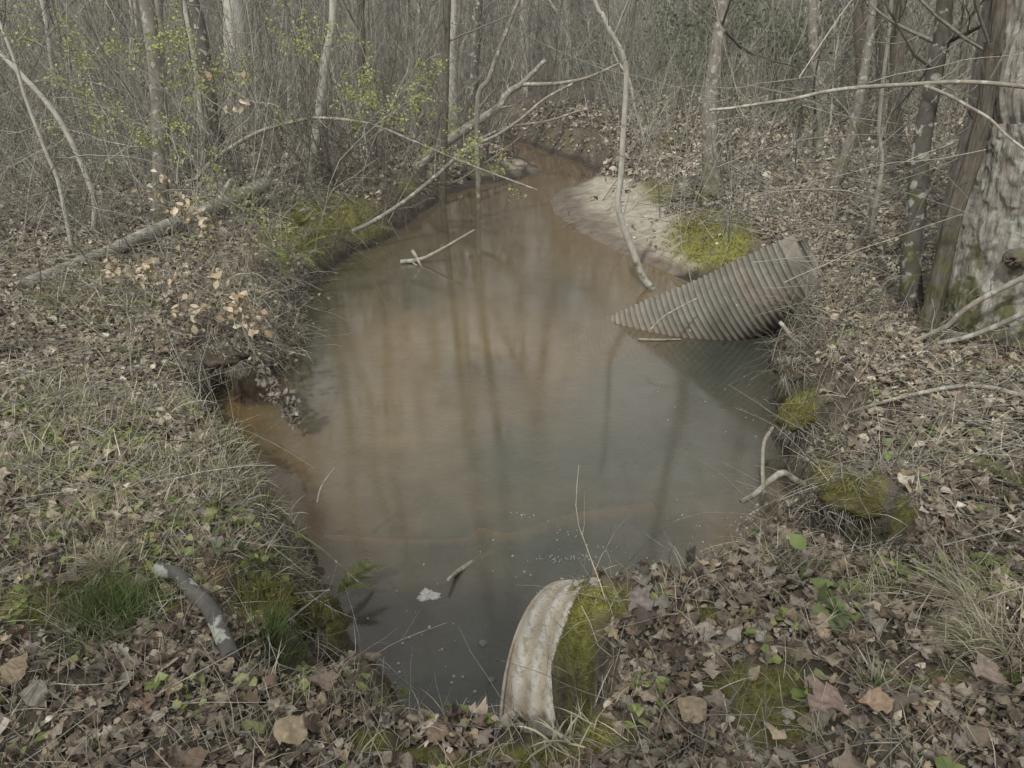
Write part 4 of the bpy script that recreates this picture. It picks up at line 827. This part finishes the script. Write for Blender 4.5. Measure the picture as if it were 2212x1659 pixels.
grass_tuft(2150, 1410, 'straw coloured tuft near the lower right corner', 220, .28, PAL_DRYG + PAL_GRN[:1], .003, .04, .5, (-.8, .1, 0), .25)
grass_tuft(1890, 1490, 'small spiky tuft in the middle of the right bank', 50, .12, PAL_DRYG + GG, .005, .02, .4)
grass_tuft(1215, 1610, 'dead straw tuft on the moss in front of the culvert', 45, .13, PAL_DRYG, .006, .02, .8, (0, -.1, 0), .3)
grass_tuft(1470, 1280, 'dry spiky tuft on top of the culvert mound', 60, .11, PAL_DRYG, .004, .04, .7)
grass_tuft(2100, 1330, 'long arching straw tuft on the right bank', 160, .32, PAL_DRYG, .0032, .03, .45, (-.9, .2, 0), .22)
grass_tuft(790, 1500, 'sparse green tuft on the lip of the bank left of the culvert', 110, .12, GG + PAL_DRYG, .003, .06, .4)
grass_tuft(640, 1440, 'ragged green tuft hanging into the undercut corner', 110, .12, GG, .003, .05, .5, (.3, .1, 0))

def spray(name, stems, label, cat, pal, leaf, n, mat=None, group=None, kind=0, L=.4, lo=.2, rstem=.003, jit=.03, nk=3, stemcol=PAL_TWIG):
    """stems: (u,v,y) roots; leafy shoot: twig skeleton plus leaves"""
    roots = np.array([aty(*s) if len(s) == 3 else atg(*s) for s in stems]); root = empty(name, tuple(roots[0]), label, cat, group)
    d = nrm(rng.normal(0, .5, (len(roots), 3)) + [0, 0, .8]); P = walk(roots, d, rng.uniform(.6, 1.2, len(roots)) * L, 8, .15); R = np.full((len(roots), 8), rstem) * np.linspace(1, .4, 8)
    P1, R1 = spawn(P, R, nk, lo, .95, .8, .5, 6, .15); P2, R2 = spawn(P1, R1, 3, .2, .95, .7, .5, 5, .15)
    tb = MB(); [tubes(tb, a, np.maximum(b, .001), 3, cols(len(a), stemcol)) for a, b in ((P, R), (P1, R1), (P2, R2))]; tb.build('sprays', M_twig, root)
    allp = np.concatenate([P1[:, 1:].reshape(-1, 3), P2[:, 1:].reshape(-1, 3)]); k = rng.integers(0, len(allp), n)
    q = allp[k] + rng.normal(0, jit, (n, 3)); lb = MB(); nn = nrm(rng.normal(0, .6, (n, 3)) + [0, -.3, .6])
    leaves(lb, q, nn, rng.uniform(.7, 1.3, n) * leaf, 4, 3, kind, .2, cols(n, pal)); lb.build('leaves', mat or M_green, root); return root
YG = [(.34,.37,.13),(.29,.32,.11),(.40,.42,.18),(.25,.28,.10)]
for i, (cu, cv, ru, rv, y, n, lb) in enumerate([(270,130,70,50,6.5,260,'yellow green leafy shrub high at the upper left behind the crooked sapling'),(430,180,60,50,6.8,180,'small leafy shrub around the slim pale sapling'),(300,300,90,60,6.,260,'low leafy shrub at the foot of the straight grey tree'),
     (690,120,60,40,9.,200,'leafy shoots high on the curved pale tree'),(860,220,60,70,10.,320,'brightest yellow green shrub above the fallen tree'),(760,250,70,40,9.,160,'leafy shoots along the middle of the arched branch'),(1030,365,50,25,8.6,110,'leafy tip of the arched branch near the creek'),
     (470,420,60,60,6.2,110,'sparse leafy shoots above the log on the left bank'),(90,60,90,60,6.2,120,'sparse leafy shoots in the upper left corner'),(950,270,60,40,10,120,'leafy shoots beside the fallen tree trunk'),(330,90,120,60,7.5,150,'pale green haze of shoots before the straight grey tree'),(560,500,80,50,7,150,'low leafy shoots on the bank above the ferns')]):
    st = [(rng.normal(cu, ru * .75), rng.normal(cv + rv * .5, rv * .6), y + rng.normal(0, .4)) for _ in range(12)]
    spray('leafy_shrub', st, lb, 'shrub', YG, .028 * y / 8, int(n * 2.3), L=.06 * y, group='shrubs just coming into leaf on the left bank')
spray('honeysuckle_sprig', [(575,1105),(590,1095)], 'yellow green sprig at the left shore above the dark twig', 'sprig', [(.30,.34,.06),(.24,.29,.06)], .045, 9, L=.10, nk=2, jit=.01)
spray('greenbrier', [(1560,1250,2.65),(1600,1250,2.6),(1650,1240,2.7),(1690,1230,2.75)], 'green leafy vine on the water side of the right near bank', 'vine', [(.10,.16,.05),(.13,.19,.06),(.16,.21,.09)], .055, 46, L=.28, nk=4, jit=.02)
spray('weed', [(1745,1300),(1760,1290),(1730,1310)], 'broad pale green weed leaves with holes on the right bank', 'weed', [(.20,.25,.10),(.17,.22,.09)], .085, 12, L=.05, nk=1, jit=.05, kind=3)
spray('weed', [(1930,975),(1945,990)], 'two light green leaves above the hollow on the right bank', 'weed', [(.22,.27,.10)], .075, 6, L=.05, nk=1, jit=.03)
spray('weed', [(1790,1340),(1800,1350)], 'upright dull green weed leaves below the pale ones', 'weed', [(.15,.20,.085)], .075, 7, L=.05, nk=1, jit=.02, kind=3)
spray('weed', [(1905,1180),(1915,1190)], 'silvery green rosette below the dark hollow', 'weed', [(.27,.31,.20),(.23,.27,.16)], .08, 9, L=.04, nk=1, jit=.025, kind=3)
spray('weed', [(490,1195),(505,1210)], 'grey green small leaved weed on the lower left bank', 'weed', [(.13,.17,.09),(.16,.20,.10)], .035, 26, L=.07, nk=3, jit=.02)
spray('weed', [(640,1480),(660,1500)], 'small round leaved weed on the near lip', 'weed', PAL_GRN, .02, 60, L=.07, nk=3, jit=.02)
for (u, v, y, n, lf, lb) in [(2120,990,3.35,60,.10,'cluster of curled tan oak leaves on a shoot at the right'),(2160,930,3.6,34,.09,'smaller tan leaf cluster above the right one'),(420,480,6.0,70,.085,'cluster of pale tan leaves hanging before the log'),(370,430,6.1,24,.08,'few tan leaves below the straight grey tree'),(270,610,5.2,40,.08,'drooping tan leaves on the left bank below the log'),
      (520,720,4.9,55,.075,'drooping tan leaves above the undercut bank'),(420,650,5.1,40,.075,'tan leaves on stems mid left bank'),(490,180,7.2,14,.09,'few tan leaves beside the dark leaning trunk'),(2170,1040,3.3,40,.09,'low curled tan leaves at the right edge')]:
    st = [(u + rng.normal(0, 16), v + 20 + rng.normal(0, 14), y + rng.normal(0, .05)) for _ in range(4)]
    spray('dead_leaf_cluster', st, lb, 'leaf cluster', PAL_TAN, lf * .8, int(n * 1.2), M_leaf, 'clusters of dead tan leaves still on their twigs', [3, 1][n % 2], L=.22 if y < 4 else .3, jit=.035, nk=3)
# leaves matted over the water at the undercut bank
dm = MB(); n = 150; q = np.linspace(0, 1, n); uu = 555 + q * 85 + rng.normal(0, 9, n); vv = 800 + q * 95 + rng.normal(0, 14, n); P = np.array([aty(a_, b_, 4.95 - .45 * c_) for a_, b_, c_ in zip(uu, vv, q)])
leaves(dm, P, nrm(rng.normal(0, 1, (n, 3))), rng.uniform(.04, .085, n), 9, 5, rng.choice([1, 3, 0], n), .4, cols(n, [(.24,.215,.18),(.19,.165,.14),(.29,.26,.22)]))
tag(dm.build('matted_debris', M_leaf), 'grey clump of matted leaves hanging over the water at the undercut bank', 'debris')

# ------------------------------------------------------------------ thickets
def stems(mb, X, Y, L, r, m1, m2, pal, wob=.07, lean=.25, trop=(0, 0, 0), K=9, l1=.4, l2=.45, sides=4, z=None, mn=.0015, a1=.6):
    n = len(X); P0 = np.stack([X, Y, H(X, Y) - .03 if z is None else z], -1); d = nrm(rng.normal(0, lean, (n, 3)) + [0, 0, 1])
    P = walk(P0, d, L, K, wob, trop); R = np.asarray(r).reshape(-1, 1) * np.linspace(1, .3, K)[None]; c = cols(n, pal); tubes(mb, P, np.maximum(R, mn), sides, c)
    if m1:
        P1, R1 = spawn(P, R, m1, .12, .97, a1, l1, 6, wob * 1.5, (0, 0, .03)); tubes(mb, P1, np.maximum(R1, mn), 3, np.repeat(c, m1, 0))
        if m2: P2, R2 = spawn(P1, R1, m2, .15, .97, .6, l2, 4, wob * 1.5); tubes(mb, P2, np.maximum(R2, mn * .8), 3, np.repeat(c, m1 * m2, 0)); return P, P1, P2
    return P, None, None
def region(n, y0, y1, f):
    X, Y = sample(n, y0, y1, -350, 2560, False); h = H(X, Y); u, v, d = proj(np.stack([X, Y, h], -1)); k = (h > .15) & (rng.random(n) < f(u, v, X, Y)); return X[k], Y[k]
# brambles and brush on the left bank
ub = MB()
X, Y = region(2900, 5.2, 11, lambda u, v, X, Y: (1 - np.clip(ell(u, v, [(640,560,110,110,1.3),(400,470,200,60,1.)]), 0, 1)) * np.where(u < 620, .8, 0) * np.where(v < 560, 1, .25))
stems(ub, X, Y, rng.uniform(.3, 1.5, len(X)), rng.uniform(.003, .007, len(X)), 5, 3, PAL_TWIG, .13, .55, (0, 0, -.03), mn=.0022)
X, Y = region(500, 8, 15, lambda u, v, X, Y: np.where(u < 1000, .8, 0)); stems(ub, X, Y, rng.uniform(1.2, 3.2, len(X)), rng.uniform(.004, .011, len(X)), 6, 3, PAL_TWIG, .12, .5, (0, 0, -.02), mn=.003)
tag(ub.build('brush_left_bank', M_twig), kind='stuff', label='tangled bare brambles and brush covering the left bank', cat='brush')
rb = MB()
X, Y = region(900, 6.5, 14, lambda u, v, X, Y: np.where(u > 1380, .35, 0)); stems(rb, X, Y, rng.uniform(.4, 2.4, len(X)), rng.uniform(.002, .006, len(X)), 4, 2, PAL_TWIG, .09, .3, mn=.002)
X, Y = region(500, 3.2, 7, lambda u, v, X, Y: np.where((u > 1690), .35, 0)); stems(rb, X, Y, rng.uniform(.15, .7, len(X)), rng.uniform(.0015, .003, len(X)), 3, 2, PAL_TWIG, .1, .7, mn=.0013)
tag(rb.build('brush_right_bank', M_twig), kind='stuff', label='thin bare seedlings and twigs on the right bank', cat='brush')
# stems and roots drooping over the edges of the pool
eb = MB(); k = rng.integers(0, len(ep), 3800); E = ep[k]; u, v, _ = proj(np.c_[E, np.full(len(E), .2)]); dens = np.where((u < 900) & (v < 1000), .55, np.where((u > 1650) & (v > 720), .9, np.where(v > 1150, .05, .1))); dens = dens * np.where((u < 720) & (v > 860), .3, 1) * (1 - np.clip(ell(u, v, HOLES), 0, 1)); kk = rng.random(len(E)) < dens; E = E[kk]
ctr = np.array([.3, 5.]); out = nrm(E - ctr); S_ = E + out * rng.uniform(.0, .45, (len(E), 1)); P0 = np.c_[S_, H(S_[:, 0], S_[:, 1])]
d = nrm(np.c_[-out * rng.uniform(.1, 1, (len(E), 1)), rng.uniform(.0, .9, len(E))] + rng.normal(0, .5, (len(E), 3))); P = walk(P0, d, rng.uniform(.15, .75, len(E)), 8, .1, (0, 0, -.13)); P[..., 2] = np.maximum(P[..., 2], .0)
R = np.full((len(E), 8), .002) * rng.uniform(.6, 1.8, (len(E), 1)) * np.linspace(1, .4, 8); c = cols(len(E), PAL_TWIG + PAL_DRYG[:2]); tubes(eb, P, R, 3, c); P1, R1 = spawn(P, R, 2, .2, .9, .6, .5, 5, .12, (0, 0, -.08)); tubes(eb, P1, R1, 3, np.repeat(c, 2, 0))
tag(eb.build('bank_rootlets', M_twig), kind='stuff', label='dry stems and rootlets drooping over the pool edge', cat='rootlets')
# dense far undergrowth
fb = MB()
X, Y = region(1500, 11, 17, lambda u, v, X, Y: np.where((u > 640) & (u < 900), .9, 0)); stems(fb, X, Y, rng.uniform(.8, 2.8, len(X)), rng.uniform(.004, .010, len(X)), 6, 4, [(.17,.15,.125),(.22,.20,.17),(.13,.11,.09)], .16, .5, (0, 0, -.03), mn=.003)
X, Y = region(1500, 10, 17, lambda u, v, X, Y: np.where(np.abs(u - 1150) < 90, .0, np.where(u > 1300, .22, .8))); stems(fb, X, Y, rng.uniform(1, 3.4, len(X)), rng.uniform(.004, .011, len(X)), 6, 3, PAL_TWIG, .1, .35, mn=.0035)
X, Y = region(2600, 16, 32, lambda u, v, X, Y: np.where(u > 1380, .5, .85)); stems(fb, X, Y, rng.uniform(1.5, 5.5, len(X)), rng.uniform(.007, .018, len(X)), 6, 3, PAL_TWIG, .1, .28, mn=.006)
tag(fb.build('undergrowth', M_twig), kind='stuff', label='dense grey undergrowth of bare stems behind the creek', cat='undergrowth')
fw = MB(); n = 430; Y = rng.uniform(26, 80, n); X = rng.uniform(-1, 1, n) * (Y * .95 + 8)
P, P1, P2 = stems(fw, X, Y, rng.uniform(7, 17, n), rng.uniform(.04, .16, n), 9, 4, [(.26,.25,.215),(.34,.325,.285),(.19,.18,.155)], .05, .10, mn=.016, sides=5, l1=.3)
n = 2600; Y = rng.uniform(28, 70, n); X = rng.uniform(-1, 1, n) * (Y * .9 + 5); stems(fw, X, Y, rng.uniform(2, 7, n), rng.uniform(.015, .03, n), 6, 3, [(.26,.25,.215),(.34,.325,.285),(.19,.18,.155)], .1, .25, mn=.013, sides=3)
tag(fw.build('distant_woods', M_far), kind='stuff', label='distant bare wood filling the background', cat='woods')
# evergreen patch in the far upper right
for (cu, cv, y, s, lb) in ((1690, 90, 19, 1.6, 'green evergreen bush high in the far wood behind the mossy grey tree'), (1560, 60, 24, 1.6, 'fainter evergreen bush further left in the far wood'), (1830, 150, 17, 1.0, 'small evergreen bush behind the long bare branch')):
    p = aty(cu, cv, y); root = empty('evergreen_bush', (p[0], p[1], H(p[0], p[1])), lb, 'bush', 'evergreen bushes in the far wood')
    b_ = MB(); x0 = p[0] + rng.normal(0, .3, 10); y0 = p[1] + rng.normal(0, .3, 10); P, P1, P2 = stems(b_, x0, y0, np.full(10, p[2] + 1.), np.full(10, .03), 9, 4, PAL_TWIG, .08, .2, mn=.008); b_.build('sprays', M_twig, root)
    n = int(2600 * s); c_ = p + rng.normal(0, 1, (n, 3)) * [s * 1., .6, s * .6]; ok = vnoise(c_[:, 0] * 1.7 + 9, c_[:, 2] * 1.7) > .42; c_ = c_[ok]; lb_ = MB(); leaves(lb_, c_, nrm(rng.normal(0, 1, c_.shape)), rng.uniform(.06, .11, len(c_)), 3, 2, 0, .1, cols(len(c_), [(.12,.15,.07),(.16,.19,.09),(.09,.12,.05)])); lb_.build('foliage', M_green, root)

# shaggy dead vines and leaves hanging over the pool from the left bank
hv = MB(); n = 620; S0 = np.array([atg(a_, b_) for a_, b_ in zip(rng.uniform(455, 650, n), rng.uniform(560, 800, n))]); S0[:, 2] += rng.uniform(.0, .18, n)
P = walk(S0, nrm(np.array([.3, -.25, .3]) + rng.normal(0, .7, (n, 3))), rng.uniform(.15, .6, n), 10, .16, (.01, -.01, -.10)); P[..., 2] = np.maximum(P[..., 2], np.maximum(0, H(P[..., 0], P[..., 1])) + .004)
R = rng.uniform(.0018, .0038, (n, 1)) * np.linspace(1, .4, 10); c = cols(n, PAL_TWIG + PAL_DRYG); tubes(hv, P, R, 3, c); P1, R1 = spawn(P, R, 3, .1, .95, .7, .4, 5, .14, (0, 0, -.05)); tubes(hv, P1, np.maximum(R1, .0013), 3, np.repeat(c, 3, 0))
tag(hv.build('hanging_vines', M_twig), kind='stuff', label='shaggy dead vines hanging over the pool from the left bank', cat='vines')
hl = MB(); k = rng.integers(0, n, 520); q = P[k, rng.integers(1, 7, 520)] + rng.normal(0, .02, (520, 3)); leaves(hl, q, nrm(rng.normal(0, 1, (520, 3))), rng.uniform(.03, .065, 520), 5, 3, rng.choice([0, 1, 3], 520), .5, cols(520, PAL_TAN + PAL_MID))
tag(hl.build('caught_leaves', M_leaf), kind='stuff', label='pale dead leaves caught in the hanging vines of the left bank', cat='leaf litter')
# sods overhanging the hollows in the banks
def sod(u, v, rx, ry, rz, label, mossy, z=None, dy=0.):
    p = atg(u, v) if z is None else at(u, v, z); p = p + np.array([0, dy, 0]); nu, nv = 40, 20; mb = MB(); V = []
    for i in range(nv):
        e = (i / (nv - 1) - .5) * math.pi
        for j in range(nu):
            a_ = j / nu * 2 * math.pi; q = np.array([math.cos(e) * math.cos(a_), math.cos(e) * math.sin(a_), math.sin(e)]); r_ = 1 + .9 * float(fbm(q[0] * 2.2 + u, q[1] * 2.2 + q[2], 4)); V.append(p + q * r_ * [rx, ry, rz])
    i = np.arange(nv - 1)[:, None] * nu; j = np.arange(nu)[None]; F = np.stack([i + j, i + (j + 1) % nu, i + nu + (j + 1) % nu, i + nu + j], -1).reshape(-1, 4); V = np.array(V)
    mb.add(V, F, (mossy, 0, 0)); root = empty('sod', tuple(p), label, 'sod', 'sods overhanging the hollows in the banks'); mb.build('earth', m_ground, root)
    up = V[(V[:, 2] > p[2] + rz * .1)]; n = 420; q = up[rng.integers(0, len(up), n)] + rng.normal(0, .012, (n, 3)); tb = MB()
    blades(tb, walk(q, nrm(rng.normal(0, .6, (n, 3)) + [0, 0, .7]), rng.uniform(.015, .05, n), 3, .2), np.full((n, 3), .004) * [1, .9, .2], cols(n, [(.16,.165,.05),(.22,.215,.075),(.27,.255,.095)] if mossy > .5 else PAL_DRYG + PAL_TWIG)); tb.build('foliage', M_moss, root)
    n = 130; q = p + np.c_[rng.uniform(-rx, rx, n), rng.uniform(-ry, -.3 * ry, n), rng.uniform(-rz * .6, rz * .4, n)]; P = walk(q, nrm(rng.normal(0, .5, (n, 3)) + [0, -.3, -.6]), rng.uniform(.04, .2, n), 6, .2, (0, 0, -.06)); tb = MB(); tubes(tb, P, np.full((n, 6), .0018) * np.linspace(1.3, .4, 6), 3, cols(n, PAL_TWIG)); tb.build('rootlets', M_twig, root)
sod(1855, 1072, .20, .13, .055, 'mossy sod overhanging the dark hollow in the right bank', .9, z=.66)
sod(1775, 1085, .13, .09, .045, 'smaller sod with dangling rootlets left of the dark hollow', .2, z=.52)
sod(1722, 905, .12, .12, .07, 'mossy sod bulging over the water at mid right', .9, z=.34)
sod(1712, 800, .12, .14, .06, 'leafy sod below the corrugated pipe end', .1, z=.42)
sod(470, 770, .20, .13, .06, 'shaggy sod over the undercut at the left bank', .1, z=.5)
sod(575, 1300, .13, .08, .05, 'mossy sod above the lower left hollow', .9, z=.6)
sod(650, 1340, .10, .08, .05, 'small mossy sod at the lower left water edge', .7, z=.42)
ev = empty('added_shade_tree', (-1.75, -3.6, .9), 'evergreen tree added out of view behind the viewer to shade the near bank', 'tree')  # unseen evergreen, added only to cast shade on the near bank
b_ = MB(); trunk_mesh(b_, [(-1.75, -3.6, .6), (-1.8, -3.7, 3.), (-1.7, -3.6, 5.5), (-1.7, -3.5, 7.8)], [.12, .1, .07, .02], 12, 40); b_.build('trunk', M_bark_grey, ev)
n = 2100; c_ = np.array([-1.75, -3.6, 6.2]) + nrm(rng.normal(0, 1, (n, 3))) * rng.random((n, 1)) ** .45 * [3.4, 1.75, 1.5]; b_ = MB(); leaves(b_, c_, nrm(rng.normal(0, 1, (n, 3))), rng.uniform(.12, .22, n), 3, 2, 0, .1, cols(n, [(.07,.10,.04),(.10,.13,.05)])); b_.build('crown', M_green, ev)
vb = MB(); n = 120; u = rng.uniform(1450, 2350, n); v = rng.uniform(150, 640, n); y = rng.uniform(4.3, 9, n); S0 = np.array([aty(a_, b_, c_) for a_, b_, c_ in zip(u, v, y)]); S0[:, 2] = np.maximum(S0[:, 2], H(S0[:, 0], S0[:, 1]))
P = walk(S0, nrm(rng.normal(0, 1, (n, 3)) * [1, .4, .7] + [0, 0, .4]), rng.uniform(.6, 2.2, n), 12, .08, (0, 0, -.01)); P[..., 2] = np.maximum(P[..., 2], H(P[..., 0], P[..., 1]) + .01); R = rng.uniform(.0018, .004, (n, 1)) * np.linspace(1, .4, 12); c = cols(n, PAL_TWIG[:4]); tubes(vb, P, R, 4, c); P1, R1 = spawn(P, R, 3, .1, .95, .7, .4, 6, .1); tubes(vb, P1, np.maximum(R1, .0012), 3, np.repeat(c, 3, 0))
n = 150; u = rng.uniform(-50, 1300, n); v = rng.uniform(20, 460, n); u = np.where(v > 200, np.minimum(u, rng.uniform(0, 700, n)), u); y = np.interp(v, [0, 250, 500], [9, 8, 6]) + rng.uniform(-1, 1, n); S0 = np.array([aty(a_, b_, c_) for a_, b_, c_ in zip(u, v, y)]); S0[:, 2] = np.maximum(S0[:, 2], H(S0[:, 0], S0[:, 1]))
P = walk(S0, nrm(rng.normal(0, 1, (n, 3)) * [1, .5, .8] + [0, 0, .3]), rng.uniform(.5, 1.6, n), 12, .14, (0, 0, -.01)); P[..., 2] = np.maximum(P[..., 2], np.maximum(0, H(P[..., 0], P[..., 1])) + .01); R = rng.uniform(.0025, .006, (n, 1)) * np.linspace(1, .4, 12); c = cols(n, PAL_TWIG[:4]); kp = (H(P[:, 5, 0], P[:, 5, 1]) > .05) & (H(P[:, -1, 0], P[:, -1, 1]) > .05); P, R, c = P[kp], R[kp], c[kp]; tubes(vb, P, R, 4, c); P1, R1 = spawn(P, R, 3, .1, .95, .7, .4, 6, .1); tubes(vb, P1, np.maximum(R1, .0018), 3, np.repeat(c, 3, 0))
tag(vb.build('vines', M_twig), kind='stuff', label='long thin bare vines and shoots criss-crossing in front of the trees', cat='vines')
# ------------------------------------------------------------------ thin air between here and the far wood
hm = MB(); x0, x1, y0, y1, z0, z1 = -215, 215, -28, 255, -3, 24
hm.add([[x, y, z] for z in (z0, z1) for y in (y0, y1) for x in (x0, x1)], [[0, 2, 3, 1], [4, 5, 7, 6], [0, 1, 5, 4], [2, 6, 7, 3], [0, 4, 6, 2], [1, 3, 7, 5]])
m = bpy.data.materials.new('haze'); m.use_nodes = True; t = m.node_tree; t.nodes.remove(t.nodes['Principled BSDF']); pv = t.nodes.new('ShaderNodeVolumePrincipled')
pv.inputs['Density'].default_value = .0018; pv.inputs['Color'].default_value = (.93, .93, .95, 1); t.links.new(pv.outputs[0], t.nodes['Material Output'].inputs['Volume'])
tag(hm.build('haze', m, smooth=False), kind='stuff', label='thin pale haze softening the far wood', cat='haze')
